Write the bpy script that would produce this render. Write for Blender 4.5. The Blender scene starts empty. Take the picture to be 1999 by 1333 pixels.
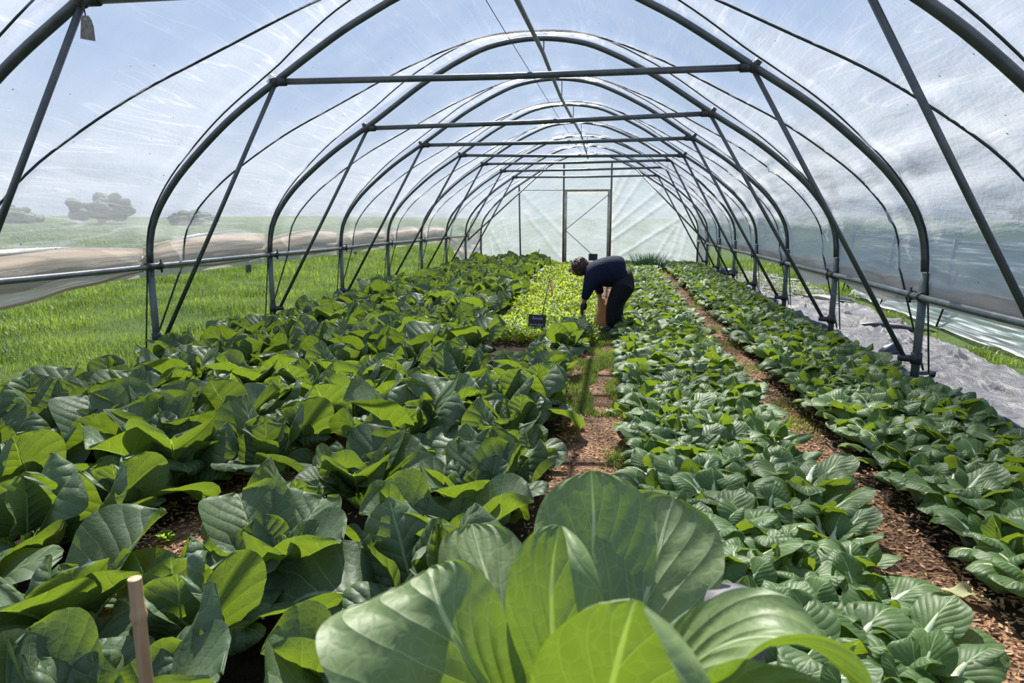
import bpy, bmesh, math, random
import numpy as np
from mathutils import Vector, Matrix, Euler, noise
C = bpy.context.scene.collection
SC = bpy.context.scene
PI = math.pi
# ------------------------------------------------------------------ camera, sky, sun, exposure
CAM_H = 1.35
YAW, PITCH, ROLL, FPX = 0.1526, 0.1745, 0.0008, 1334.15
cd = bpy.data.cameras.new('camera'); cam = bpy.data.objects.new('camera', cd); C.objects.link(cam)
cam.location = (0, 0, CAM_H)
cam.rotation_euler = (PI/2-PITCH, ROLL, YAW)
cd.sensor_width = 36; cd.lens = FPX*36/1999; cd.clip_start = 0.05; cd.clip_end = 400
cd.dof.use_dof = True; cd.dof.focus_distance = 4.2; cd.dof.aperture_fstop = 7.0
SC.camera = cam
SC.view_settings.view_transform = 'Standard'; SC.view_settings.look = 'None'
SC.view_settings.gamma = 1; SC.view_settings.use_curve_mapping = False
SC.view_settings.exposure = 0.0
SC.cycles.use_denoising = True
SC.cycles.max_bounces = 10; SC.cycles.transparent_max_bounces = 24
SC.cycles.diffuse_bounces = 3; SC.cycles.glossy_bounces = 2; SC.cycles.transmission_bounces = 4
SC.cycles.caustics_reflective = False; SC.cycles.caustics_refractive = False
W = bpy.data.worlds.new('sky'); SC.world = W; W.use_nodes = True
nt = W.node_tree; nt.nodes.clear()
tc = nt.nodes.new('ShaderNodeTexCoord'); sp = nt.nodes.new('ShaderNodeSeparateXYZ')
rp = nt.nodes.new('ShaderNodeValToRGB'); bg = nt.nodes.new('ShaderNodeBackground'); wo = nt.nodes.new('ShaderNodeOutputWorld')
nt.links.new(tc.outputs['Generated'], sp.inputs[0]); nt.links.new(sp.outputs[2], rp.inputs[0])
e = rp.color_ramp.elements
e[0].position = 0.0; e[0].color = (.58, .67, .80, 1)
e[1].position = .75; e[1].color = (.28, .44, .82, 1)
k = e.new(.18); k.color = (.45, .59, .84, 1)
nt.links.new(rp.outputs[0], bg.inputs[0]); bg.inputs[1].default_value = 1.0
nt.links.new(bg.outputs[0], wo.inputs[0])
SUN_EL, SUN_AZ = math.radians(50), math.radians(14)      # azimuth left of the tunnel axis
sl = bpy.data.lights.new('sun', 'SUN'); sl.energy = 10.5; sl.angle = math.radians(.6); sl.color = (1, .95, .86)
so = bpy.data.objects.new('sun', sl); C.objects.link(so)
sd = Vector((-math.sin(SUN_AZ)*math.cos(SUN_EL), math.cos(SUN_AZ)*math.cos(SUN_EL), math.sin(SUN_EL)))
so.rotation_euler = sd.to_track_quat('Z', 'Y').to_euler()
so.location = sd*30

# ------------------------------------------------------------------ helpers
def _camvec():
    cy, sy = math.cos(YAW), math.sin(YAW)
    f = Vector((-sy*math.cos(PITCH), cy*math.cos(PITCH), -math.sin(PITCH)))
    r = Vector((cy, sy, 0)); return r, r.cross(f), f
CR, CU, CF = _camvec()
def in_frame(x, y, z, m=0):
    d = Vector((x, y, z-CAM_H)); w = d.dot(CF)
    if w < .1: return False
    px = 999.5+FPX*d.dot(CR)/w; py = 666.5-FPX*d.dot(CU)/w
    return -m < px < 1999+m and -m < py < 1333+m

def tag(o, label=None, cat=None, group=None, kind=None):
    if label: o['label'] = label
    if cat: o['category'] = cat
    if group: o['group'] = group
    if kind: o['kind'] = kind
    return o
def empty(name, loc=(0, 0, 0), rz=0):
    o = bpy.data.objects.new(name, None); o.location = loc; o.rotation_euler = (0, 0, rz)
    o.empty_display_size = .1; C.objects.link(o); return o
class MB:
    """collects vertices and faces for ONE mesh object"""
    def __init__(s): s.v = []; s.f = []; s.uv = []; s.mi = []; s.n = 0; s.attr = None
    def add(s, v, f, uv=None, mi=0):
        v = np.asarray(v, float); s.v.append(v); s.f += [tuple(i+s.n for i in q) for q in f]
        s.uv.append(np.asarray(uv, float) if uv is not None else np.zeros((len(v), 2)))
        s.mi += [mi]*len(f); s.n += len(v); return s
    def tube(s, pts, r, seg=10, mi=0, flat=1.0, caps=True):
        P = [Vector(p) for p in pts]; n = len(P); R = r if hasattr(r, '__len__') else [r]*n
        T = [(P[min(i+1, n-1)]-P[max(i-1, 0)]).normalized() for i in range(n)]
        a = Vector((0, 0, 1)) if abs(T[0].z) < .9 else Vector((1, 0, 0))
        u = T[0].cross(a).normalized(); vs = []; uv = []
        for i in range(n):
            u = (u-T[i]*u.dot(T[i])).normalized(); w = T[i].cross(u)
            for k in range(seg):
                t = 2*PI*k/seg; vs.append(P[i]+(u*math.cos(t)+w*math.sin(t)*flat)*R[i]); uv.append((k/seg, i/max(1, n-1)))
        f = [(i*seg+k, i*seg+(k+1) % seg, (i+1)*seg+(k+1) % seg, (i+1)*seg+k) for i in range(n-1) for k in range(seg)]
        if caps: f += [tuple(reversed(range(seg))), tuple((n-1)*seg+k for k in range(seg))]
        return s.add([tuple(q) for q in vs], f, uv, mi)
    def box(s, c, d, rz=0, M=None, mi=0):
        vs = [Vector((x*d[0]/2, y*d[1]/2, z*d[2]/2)) for x in (-1, 1) for y in (-1, 1) for z in (-1, 1)]
        M = M or Matrix.Rotation(rz, 3, 'Z'); vs = [M @ q+Vector(c) for q in vs]
        return s.add([tuple(q) for q in vs], [(0, 1, 3, 2), (4, 6, 7, 5), (0, 4, 5, 1), (2, 3, 7, 6), (0, 2, 6, 4), (1, 5, 7, 3)], None, mi)
    def grid(s, P, uv=None, mi=0):
        n, m = P.shape[:2]; idx = np.arange(n*m).reshape(n, m)
        f = np.stack([idx[:-1, :-1], idx[1:, :-1], idx[1:, 1:], idx[:-1, 1:]], -1).reshape(-1, 4)
        if uv is None: uu, vv = np.meshgrid(np.linspace(0, 1, m), np.linspace(0, 1, n)); uv = np.stack([uu, vv], -1)
        return s.add(P.reshape(-1, 3), [tuple(int(a) for a in q) for q in f], uv.reshape(-1, 2), mi)
    def sphere(s, c, r, seg=12, rings=8, mi=0):
        vs = []; r = r if hasattr(r, '__len__') else (r, r, r)
        for i in range(rings+1):
            a = PI*i/rings
            for k in range(seg):
                b = 2*PI*k/seg; vs.append((c[0]+r[0]*math.sin(a)*math.cos(b), c[1]+r[1]*math.sin(a)*math.sin(b), c[2]+r[2]*math.cos(a)))
        f = [(i*seg+k, (i+1)*seg+k, (i+1)*seg+(k+1) % seg, i*seg+(k+1) % seg) for i in range(rings) for k in range(seg)]
        return s.add(vs, f, None, mi)
    def mesh(s, name, mats, smooth=True):
        me = bpy.data.meshes.new(name); V = np.concatenate(s.v); me.from_pydata(V.tolist(), [], s.f)
        L = me.uv_layers.new(name='UVMap'); UV = np.concatenate(s.uv)
        li = np.empty(len(me.loops), np.int32); me.loops.foreach_get('vertex_index', li)
        L.data.foreach_set('uv', UV[li].astype(np.float32).ravel())
        for m in (mats if isinstance(mats, (list, tuple)) else [mats]): me.materials.append(m)
        me.polygons.foreach_set('material_index', np.array(s.mi, np.int32))
        me.polygons.foreach_set('use_smooth', np.full(len(me.polygons), smooth))
        if s.attr:
            for k, a in s.attr.items():
                at = me.attributes.new(k, 'FLOAT', 'POINT'); at.data.foreach_set('value', np.asarray(a, np.float32))
        me.update(); return me
    def build(s, name, mats, parent=None, smooth=True):
        o = bpy.data.objects.new(name, s.mesh(name, mats, smooth)); C.objects.link(o)
        if parent: o.parent = parent
        return o
def fast_mesh(name, V, F, mats, attrs=None, smooth=False):
    """V (n,3), F (m,k) arrays -> mesh, quick for very many small faces"""
    me = bpy.data.meshes.new(name); V = np.asarray(V, np.float32); F = np.asarray(F, np.int32)
    me.vertices.add(len(V)); me.vertices.foreach_set('co', V.ravel())
    me.loops.add(F.size); me.loops.foreach_set('vertex_index', F.ravel())
    me.polygons.add(len(F)); k = F.shape[1]
    me.polygons.foreach_set('loop_start', np.arange(0, F.size, k, dtype=np.int32))
    me.polygons.foreach_set('use_smooth', np.full(len(F), smooth))
    for m in (mats if isinstance(mats, (list, tuple)) else [mats]): me.materials.append(m)
    if attrs:
        for nme, a in attrs.items():
            at = me.attributes.new(nme, 'FLOAT', 'POINT'); at.data.foreach_set('value', np.asarray(a, np.float32))
    me.update(calc_edges=True); me.validate(); return me
def link(name, me, parent=None):
    o = bpy.data.objects.new(name, me); C.objects.link(o)
    if parent: o.parent = parent
    return o

# ------------------------------------------------------------------ materials
class NT:
    def __init__(s, name):
        s.m = bpy.data.materials.new(name); s.m.use_nodes = True; s.t = s.m.node_tree; s.t.nodes.clear()
        s.out = s.t.nodes.new('ShaderNodeOutputMaterial')
    def n(s, typ, **kw):
        nd = s.t.nodes.new(typ)
        for k, v in kw.items():
            if k.startswith('_'): setattr(nd, k[1:], v)
        for k, v in kw.items():
            if not k.startswith('_'):
                key = int(k[1:]) if k[0] == 'i' and k[1:].isdigit() else k.replace('__', ' ')
                s.set(nd.inputs[key], v)
        return nd
    def set(s, sock, v):
        if isinstance(v, bpy.types.NodeSocket): s.t.links.new(v, sock)
        elif isinstance(v, bpy.types.Node): s.t.links.new(v.outputs[0], sock)
        else:
            if hasattr(sock.default_value, '__len__') and not hasattr(v, '__len__'): v = (v,)*len(sock.default_value)
            if hasattr(sock.default_value, '__len__') and len(sock.default_value) == 4 and len(v) == 3: v = (*v, 1)
            sock.default_value = v
    def math(s, op, a, b=0.0, c=0.0, clamp=False):
        nd = s.n('ShaderNodeMath', _operation=op, _use_clamp=clamp, i0=a, i1=b, i2=c); return nd.outputs[0]
    def ramp(s, x, lo, hi, a=0.0, b=1.0):
        nd = s.n('ShaderNodeMapRange', i0=x, i1=lo, i2=hi, i3=a, i4=b); nd.interpolation_type = 'SMOOTHSTEP'; return nd.outputs[0]
    def mix(s, f, a, b, mode='MIX'):
        nd = s.n('ShaderNodeMix', _data_type='RGBA', _blend_type=mode)
        s.set(nd.inputs[0], f); s.set(nd.inputs[6], a); s.set(nd.inputs[7], b); return nd.outputs[2]
    def coord(s, which='Object', scale=None):
        o = s.n('ShaderNodeTexCoord').outputs[which]
        if scale is not None: o = s.n('ShaderNodeMapping', i0=o, Scale=scale).outputs[0]
        return o
    def noise(s, vec, scale, detail=3, rough=.5, dist=0):
        nd = s.n('ShaderNodeTexNoise', Vector=vec, Scale=scale, Detail=detail, Roughness=rough, Distortion=dist); return nd.outputs[0]
    def bump(s, h, strength=.3, dist=.01):
        return s.n('ShaderNodeBump', Height=h, Strength=strength, Distance=dist).outputs[0]
    def pbr(s, color, rough=.6, metal=0, normal=None, spec=.5, **kw):
        nd = s.n('ShaderNodeBsdfPrincipled'); s.set(nd.inputs['Base Color'], color); s.set(nd.inputs['Roughness'], rough)
        s.set(nd.inputs['Metallic'], metal); s.set(nd.inputs['Specular IOR Level'], spec)
        for k, v in kw.items(): s.set(nd.inputs[k.replace('_', ' ')], v)
        if normal is not None: s.set(nd.inputs['Normal'], normal)
        return nd.outputs[0]
    def done(s, sh): s.t.links.new(sh, s.out.inputs[0]); return s.m
    def mixsh(s, f, a, b): nd = s.n('ShaderNodeMixShader', i0=f, i1=a, i2=b); return nd.outputs[0]

def mat_leaf(name, top, top2, vein, back, nlat, rough=.42, tr=.42, slope=.38, bumpk=.5, veinw=.055, net=.5, spec=.5):
    m = NT(name); uv = m.n('ShaderNodeSeparateXYZ', i0=m.coord('UV'))
    ob = m.coord('Object'); inf = m.n('ShaderNodeObjectInfo').outputs['Random']
    ds = m.math('MULTIPLY', m.math('SUBTRACT', m.noise(ob, 16, 2), .5), .05)
    u = m.math('ADD', m.math('MULTIPLY', m.math('SUBTRACT', uv.outputs[0], .5), 2), ds)
    au = m.math('ABSOLUTE', u); v = m.math('ADD', uv.outputs[1], ds)
    ph = m.math('MULTIPLY', m.math('SUBTRACT', v, m.math('MULTIPLY', m.math('POWER', au, .8), slope)), nlat)
    fr = m.math('ABSOLUTE', m.math('SUBTRACT', m.math('FRACT', ph), .5))        # .5 at the vein, 0 between veins
    lat = m.ramp(fr, m.math('ADD', .5-veinw, m.math('MULTIPLY', au, veinw*.75)), .5)
    mid = m.ramp(au, .012, m.math('MULTIPLY_ADD', v, -.045, .07), 1, 0)
    vor = m.n('ShaderNodeTexVoronoi', _feature='DISTANCE_TO_EDGE', Vector=ob, Scale=44).outputs[0]
    nets = m.math('MULTIPLY', m.ramp(vor, 0, .09, 1, 0), .28*net)
    vm = m.math('MAXIMUM', m.math('MAXIMUM', m.math('MULTIPLY', lat, .75), mid), nets)
    big = m.noise(ob, 9, 3)
    c0 = m.mix(m.ramp(big, .35, .7), top, top2)
    c0 = m.mix(m.math('MULTIPLY', inf, .35), c0, tuple(x*1.35 for x in top2))
    col = m.mix(vm, c0, vein)
    bcol = m.mix(m.math('MULTIPLY', vm, .55), back, tuple(min(1, x*2.3+.03) for x in back))
    h = m.math('ADD', m.math('MULTIPLY', m.math('SUBTRACT', .25, m.math('MULTIPLY', fr, fr)), 3.0),
               m.math('ADD', m.math('MULTIPLY', m.ramp(vor, 0, .25), .07), m.math('MULTIPLY', m.noise(ob, 30, 2), .35)))
    h = m.math('SUBTRACT', h, m.math('MULTIPLY', mid, .5))
    nb = m.bump(h, bumpk, .012)
    p = m.pbr(col, m.math('MULTIPLY_ADD', big, .15, rough-.07), normal=nb, spec=spec)
    t = m.n('ShaderNodeBsdfTranslucent', Color=bcol); m.set(t.inputs['Normal'], nb)
    return m.done(m.mixsh(tr, p, t.outputs[0]))
def mat_simple(name, col, rough=.6, metal=0, col2=None, scale=20, bump=0, tr=0, trcol=None, spec=.5):
    m = NT(name); ob = m.coord('Object'); n = m.noise(ob, scale, 4)
    c = m.mix(m.ramp(n, .3, .7), col, col2 or tuple(x*.75 for x in col))
    p = m.pbr(c, rough, metal, m.bump(n, bump, .01) if bump else None, spec=spec)
    if tr: p = m.mixsh(tr, p, m.n('ShaderNodeBsdfTranslucent', Color=trcol or col).outputs[0])
    return m.done(p)
M = {}
M['collard'] = mat_leaf('collard_leaf', (.066, .118, .050), (.125, .185, .098), (.27, .38, .19), (.175, .255, .015), 6, rough=.52, tr=.44, bumpk=.5, spec=.5)
M['pak'] = mat_leaf('pak_choi_leaf', (.060, .120, .034), (.110, .190, .062), (.30, .42, .20), (.21, .30, .015), 5, rough=.50, tr=.40, slope=.85, bumpk=.2, veinw=.04, net=.3, spec=.4)
M['big'] = mat_leaf('foreground_leaf', (.16, .235, .085), (.23, .315, .13), (.52, .60, .34), (.19, .29, .012), 3.4, rough=.5, tr=.38, slope=.95, bumpk=.35, veinw=.035, net=.45)
M['stalk_green'] = mat_simple('green_stalk', (.34, .46, .20), .45, col2=(.26, .38, .15), tr=.5, trcol=(.6, .75, .25))
M['stalk_white'] = mat_simple('white_stalk', (.72, .78, .60), .35, col2=(.55, .66, .40), tr=.25, trcol=(.7, .8, .5))
M['rocket'] = mat_simple('rocket_leaf', (.20, .32, .04), .5, col2=(.09, .18, .02), scale=6, tr=.5, trcol=(.50, .60, .03))
M['grass'] = mat_simple('grass_blade', (.15, .24, .06), .4, col2=(.07, .13, .025), scale=2.2, tr=.38, trcol=(.26, .38, .05))
M['weed'] = mat_simple('weed_leaf', (.16, .32, .04), .5, tr=.5, trcol=(.5, .75, .03))
M['chive'] = mat_simple('chive_leaf', (.06, .15, .05), .4, col2=(.09, .20, .06), tr=.2, trcol=(.2, .4, .05))
M['steel'] = mat_simple('galvanised_steel', (.075, .085, .095), .42, .55, col2=(.115, .125, .135), scale=9, bump=.08)
M['steel_post'] = mat_simple('weathered_steel_post', (.15, .17, .17), .5, .45, col2=(.10, .12, .12), scale=14, bump=.1)
M['rail'] = mat_simple('rail_steel', (.22, .24, .25), .38, .6, col2=(.15, .17, .18), scale=10, bump=.05)
M['clamp'] = mat_simple('clamp_iron', (.06, .065, .07), .5, .5)
M['rope'] = mat_simple('film_rope', (.028, .04, .038), .7)
M['wood'] = mat_simple('weathered_wood', (.32, .26, .20), .8, col2=(.18, .14, .11), scale=12, bump=.3)
M['jamb'] = mat_simple('wrapped_pale_wood', (.62, .56, .48), .7, col2=(.40, .33, .26), scale=9, bump=.3)
M['cord'] = mat_simple('dark_cord', (.04, .035, .035), .7)
M['hose'] = mat_simple('black_hose', (.03, .03, .032), .4)
M['jumper'] = mat_simple('navy_wool', (.007, .010, .026), .85, col2=(.010, .015, .040), scale=60, bump=.4, spec=.2)
M['trouser'] = mat_simple('black_cotton', (.008, .008, .012), .8, col2=(.011, .011, .016), scale=40, bump=.3, spec=.2)
M['skin'] = mat_simple('skin', (.34, .17, .11), .55, col2=(.28, .13, .09), scale=20)
M['hair'] = mat_simple('dark_curly_hair', (.030, .015, .012), .6, col2=(.05, .02, .016), scale=90, bump=.8)
M['boot'] = mat_simple('black_boot', (.012, .012, .014), .5)
M['glove'] = mat_simple('black_glove', (.012, .012, .014), .7)
M['paper'] = mat_simple('brown_paper', (.46, .29, .16), .75, col2=(.38, .23, .12), scale=10, bump=.25, tr=.3, trcol=(.6, .36, .18))
M['slate'] = mat_simple('chalkboard', (.012, .013, .022), .55, col2=(.016, .017, .028), scale=30)
M['chalk'] = mat_simple('chalk', (.45, .45, .60), .9)
M['tagm'] = mat_simple('weathered_tag', (.24, .22, .20), .75, col2=(.14, .12, .11), scale=55, bump=.25)
M['tree'] = mat_simple('far_foliage', (.07, .11, .07), .9, col2=(.05, .08, .055), scale=1.2, bump=.5)
M['post_wood'] = mat_simple('grey_fence_wood', (.13, .12, .11), .8, scale=6, bump=.4)
M['stone'] = mat_simple('grey_post_top', (.20, .19, .21), .7, col2=(.11, .10, .12), scale=25, bump=.3)
M['spent'] = mat_simple('wilted_leaf', (.42, .47, .22), .7, col2=(.33, .32, .16), scale=14, tr=.3, trcol=(.5, .5, .2))

def mat_grass():
    m = NT('grass_blade'); ob = m.coord('Object'); a = m.noise(ob, .9, 4, .6); b = m.noise(ob, 14, 3)
    c = m.mix(m.ramp(a, .35, .68), (.055, .105, .018), (.175, .26, .055)); c = m.mix(m.ramp(b, .5, .8), c, (.26, .30, .12))
    t = m.mix(m.ramp(a, .35, .68), (.13, .22, .02), (.34, .46, .06))
    return m.done(m.mixsh(.4, m.pbr(c, .38, spec=.6), m.n('ShaderNodeBsdfTranslucent', Color=t).outputs[0]))
M['grass'] = mat_grass()
def mat_bamboo():
    m = NT('bamboo'); ob = m.coord('Object', (30, 30, 3)); n = m.noise(ob, 3, 4)
    c = m.mix(m.ramp(n, .3, .7), (.58, .38, .22), (.44, .27, .15)); return m.done(m.pbr(c, .45, normal=m.bump(n, .15, .003)))
M['bamboo'] = mat_bamboo()
def mat_soil():
    m = NT('garden_soil'); ob = m.coord('Object'); n = m.noise(ob, 9, 6, .65); n2 = m.noise(ob, 60, 4, .7)
    c = m.mix(m.ramp(n, .35, .65), (.028, .019, .013), (.060, .040, .027)); c = m.mix(m.ramp(n2, .55, .75), c, (.11, .075, .05))
    return m.done(m.pbr(c, .9, normal=m.bump(m.math('ADD', n2, n), .9, .03), spec=.2))
M['soil'] = mat_soil()
def mat_bark():
    m = NT('bark_litter'); ob = m.coord('Object'); v = m.n('ShaderNodeTexVoronoi', Vector=ob, Scale=55); n = m.noise(ob, 5, 4)
    c = m.mix(v.outputs[1], (.17, .09, .048), (.36, .21, .12)); c = m.mix(m.ramp(n, .35, .65), c, (.10, .055, .03))
    return m.done(m.pbr(c, .85, normal=m.bump(v.outputs[0], 1, .02), spec=.2))
M['bark'] = mat_bark()
def mat_chip():
    m = NT('wood_chip'); r = m.n('ShaderNodeAttribute', _attribute_name='tone').outputs['Fac']
    c = m.mix(m.ramp(r, .3, 1), m.mix(m.ramp(r, 0, .4), (.07, .035, .02), (.32, .17, .085)), (.56, .36, .22))
    return m.done(m.pbr(c, .75, spec=.25))
M['chip'] = mat_chip()
def mat_turf():
    m = NT('turf_ground'); ob = m.coord('Object'); n = m.noise(ob, 1.1, 5, .6); n2 = m.noise(ob, 24, 4, .7)
    c = m.mix(m.ramp(n, .3, .7), (.055, .095, .022), (.09, .15, .035)); c = m.mix(m.ramp(n2, .45, .7), c, (.035, .07, .015))
    return m.done(m.pbr(c, .9, normal=m.bump(n2, 1, .05), spec=.15))
M['turf'] = mat_turf()

def mat_film(name, base, streak, tint=(.62, .63, .645), dirt=(.62, .54, .45), flow='y'):
    """clear polythene: mostly see-through; 'milk' = haze of the sheet, 'dust' = beige dirt on its folds"""
    m = NT(name); ob = m.coord('Object')
    milk = m.n('ShaderNodeAttribute', _attribute_name='milk').outputs['Fac']
    dust = m.n('ShaderNodeAttribute', _attribute_name='dust').outputs['Fac']
    uv = m.n('ShaderNodeSeparateXYZ', i0=m.coord('UV'))
    cmb = m.n('ShaderNodeCombineXYZ', i0=m.math('MULTIPLY', uv.outputs[0], 46 if flow == 'y' else 12), i1=m.math('MULTIPLY', uv.outputs[1], 2.2 if flow == 'y' else 12)).outputs[0]
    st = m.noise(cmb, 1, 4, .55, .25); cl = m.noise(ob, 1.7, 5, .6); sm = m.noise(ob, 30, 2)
    cmb2 = m.n('ShaderNodeCombineXYZ', i0=m.math('MULTIPLY', uv.outputs[0], 52), i1=m.math('MULTIPLY', uv.outputs[1], .8)).outputs[0]
    line = m.ramp(m.math('ABSOLUTE', m.math('SUBTRACT', m.noise(cmb2, 1, 2, .5, .25), .5)), 0, .018, 1, 0)
    f = m.math('ADD', base, m.math('MULTIPLY', milk, .48))
    f = m.math('ADD', f, m.math('MULTIPLY', m.math('SUBTRACT', st, .5), m.math('MULTIPLY_ADD', milk, streak*1.4, streak*.6)))
    f = m.math('ADD', f, m.math('MULTIPLY', m.math('SUBTRACT', cl, .5), .25 if flow == 'y' else .9))
    f = m.math('ADD', f, m.math('MULTIPLY', line, m.math('MULTIPLY_ADD', milk, .28, .06)))
    f = m.math('ADD', f, m.math('MULTIPLY', dust, .55), clamp=True)
    f = m.math('MINIMUM', m.math('MAXIMUM', f, .05), .95)
    spk = m.n('ShaderNodeTexVoronoi', Vector=ob, Scale=5.5, Randomness=1).outputs[0]
    spot = m.ramp(spk, .035, .05, 1, 0)
    h = m.math('ADD', m.math('MULTIPLY', st, 1.0), m.math('ADD', m.math('MULTIPLY', sm, .12), m.math('MULTIPLY', line, .0)))
    nb = m.bump(h, .4, .06)
    c = m.mix(dust, tint, dirt); c = m.mix(m.math('MULTIPLY', m.ramp(st, .48, .72), m.math('MULTIPLY', milk, .38)), c, tuple(x*.45 for x in tint))  # darker streaks on milky film paint the pleats' shading into its colour
    tl = m.n('ShaderNodeBsdfTranslucent', Color=c, Normal=nb).outputs[0]
    df = m.n('ShaderNodeBsdfDiffuse', Color=c, Normal=nb).outputs[0]
    body = m.mixsh(.35, tl, df)
    body = m.mixsh(m.math('MULTIPLY', spot, .8), body, m.n('ShaderNodeBsdfDiffuse', Color=(.1, .1, .1)).outputs[0])
    tp = m.n('ShaderNodeBsdfTransparent', Color=(.96, .975, .985)).outputs[0]
    f = m.math('MAXIMUM', f, m.math('MULTIPLY', spot, .8))
    s_ = m.mixsh(f, tp, body)
    gl = m.n('ShaderNodeBsdfGlossy', Color=(.9, .93, 1), Roughness=.32, Normal=nb).outputs[0]
    fr = m.n('ShaderNodeFresnel', IOR=1.25, Normal=nb).outputs[0]
    return m.done(m.mixsh(m.math('MULTIPLY', fr, .35), s_, gl))
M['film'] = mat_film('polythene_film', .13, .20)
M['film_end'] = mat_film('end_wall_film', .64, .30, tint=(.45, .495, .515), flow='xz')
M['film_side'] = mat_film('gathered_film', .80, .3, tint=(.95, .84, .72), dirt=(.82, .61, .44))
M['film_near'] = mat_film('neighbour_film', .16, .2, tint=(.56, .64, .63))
def mat_sheet():
    m = NT('woven_ground_sheet'); ob = m.coord('Object'); w = m.n('ShaderNodeTexWave', _wave_type='BANDS', Vector=ob, Scale=60, Distortion=.4).outputs[0]
    n = m.noise(m.coord('Object', (3, 1, 1)), 5, 5, .65, .8)
    c = m.mix(m.ramp(n, .35, .7), (.030, .033, .042), (.085, .09, .108)); c = m.mix(m.ramp(m.noise(ob, 90, 3), .6, .75), c, (.26, .22, .18))
    return m.done(m.pbr(c, m.math('MULTIPLY_ADD', n, .25, .30), normal=m.bump(m.math('ADD', n, m.math('MULTIPLY', w, .05)), 0.6, .05), spec=.32))
M['sheet'] = mat_sheet()
M['sheet_black'] = mat_simple('black_sheet_fold', (.012, .012, .015), .35, col2=(.02, .02, .024), scale=8, bump=.4, spec=.8)

# ------------------------------------------------------------------ tunnel geometry
CX = -0.94; Y0 = 3.4908; SP = 2.2
HZ = CAM_H
PROF = [(3.28, 0.0-.02), (3.28, .45), (3.28, .90), (3.25, 1.20), (3.17, 1.41), (3.01, 1.64), (2.80, 1.86), (2.40, 2.20), (1.95, 2.50), (1.4, 2.85), (1.1, 3.01), (.85, 3.13), (.5, 3.26), (0, 3.32)]
def smooth_profile(pts, n):
    """Catmull-Rom through the half profile, mirrored, resampled evenly; returns (x,z) left foot -> right foot"""
    full = [(-x, z) for x, z in pts]+[(x, z) for x, z in reversed(pts[:-1])]
    P = np.array(full); P = np.vstack([2*P[0]-P[1], P, 2*P[-1]-P[-2]]); out = []
    for i in range(1, len(P)-2):
        for t in np.linspace(0, 1, 12, endpoint=False):
            a, b, c, d = P[i-1], P[i], P[i+1], P[i+2]
            out.append(.5*((2*b)+(-a+c)*t+(2*a-5*b+4*c-d)*t*t+(-a+3*b-3*c+d)*t**3))
    out.append(P[-2]); out = np.array(out)
    for _ in range(4): out[1:-1] = (out[:-2]+2*out[1:-1]+out[2:])/4
    s = np.r_[0, np.cumsum(np.hypot(*np.diff(out, axis=0).T))]; q = np.linspace(0, s[-1], n)
    return np.stack([np.interp(q, s, out[:, 0]), np.interp(q, s, out[:, 1])], 1)
def hy(i): return Y0+SP*i
ARCH = smooth_profile(PROF, 97)
def arch_normals(A):
    T = np.gradient(A, axis=0); T /= np.linalg.norm(T, axis=1)[:, None]; return np.stack([-T[:, 1], T[:, 0]], 1)

# ---- ground, turf, paths
def heightplane(name, x0, x1, y0, y1, nx, ny, zf, mat, kind='structure'):
    X, Y = np.meshgrid(np.linspace(x0, x1, nx), np.linspace(y0, y1, ny)); Z = np.vectorize(zf)(X, Y)
    mb = MB(); mb.grid(np.stack([X, Y, Z], -1)[:, ::-1]); o = mb.build(name, mat); tag(o, kind=kind); return o
def nz(x, y, z=0.0): return noise.noise(Vector((x, y, z)))
def ground_z(x, y):
    z = .012*nz(x*1.7, y*1.7)+.006*nz(x*6, y*6, 3)
    return z-.005
heightplane('ground', -4.05, 2.75, -1.2, 21.3, 90, 280, ground_z, M['soil'])
def turf_z(x, y):
    d = max(0, math.hypot(x, y-8)-18); z = .03*nz(x*.8, y*.8)+.012*nz(x*3, y*3)-.012
    if -4.15 < x < 2.9 and y < 21.35: z = -.06
    return z+.020*d+.5*nz(x*.03, y*.03)*min(1, d/30)
tag(heightplane('turf', -95, 70, -12, 110, 250, 200, turf_z, M['turf']), 'wide green grass field around the tunnel', None)
# bark litter strips on the paths
def path_x(which, y):
    if which == 1: return (-.34-.02*max(0, y-4), .17-.012*max(0, y-4)) if y < 9 else (-.45, .02)
    if which == 2: return (.98+.03*math.sin(y*1.3), 1.33+.03*math.sin(y*.9))
    if which == 3: return (-1.98, -1.48)
def strip(name, which, y0, y1, mat):
    ys = np.linspace(y0, y1, int((y1-y0)*12)); us = np.linspace(0, 1, 9); P = np.zeros((len(ys), 9, 3))
    for i, y in enumerate(ys):
        a, b = path_x(which, y)
        for j, u in enumerate(us):
            x = a+(b-a)*u; P[i, j] = (x+.03*nz(y*2, u*3, which), y, ground_z(x, y)+.014*math.sin(PI*u)**.5+.002)
    mb = MB(); mb.grid(P[:, ::-1]); o = mb.build(name, mat); tag(o, kind='structure'); return o
strip('path_litter', 1, .6, 20.8, M['bark']); strip('path_litter', 2, .8, 20.8, M['bark']); strip('path_litter', 3, .9, 7.5, M['bark'])

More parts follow.
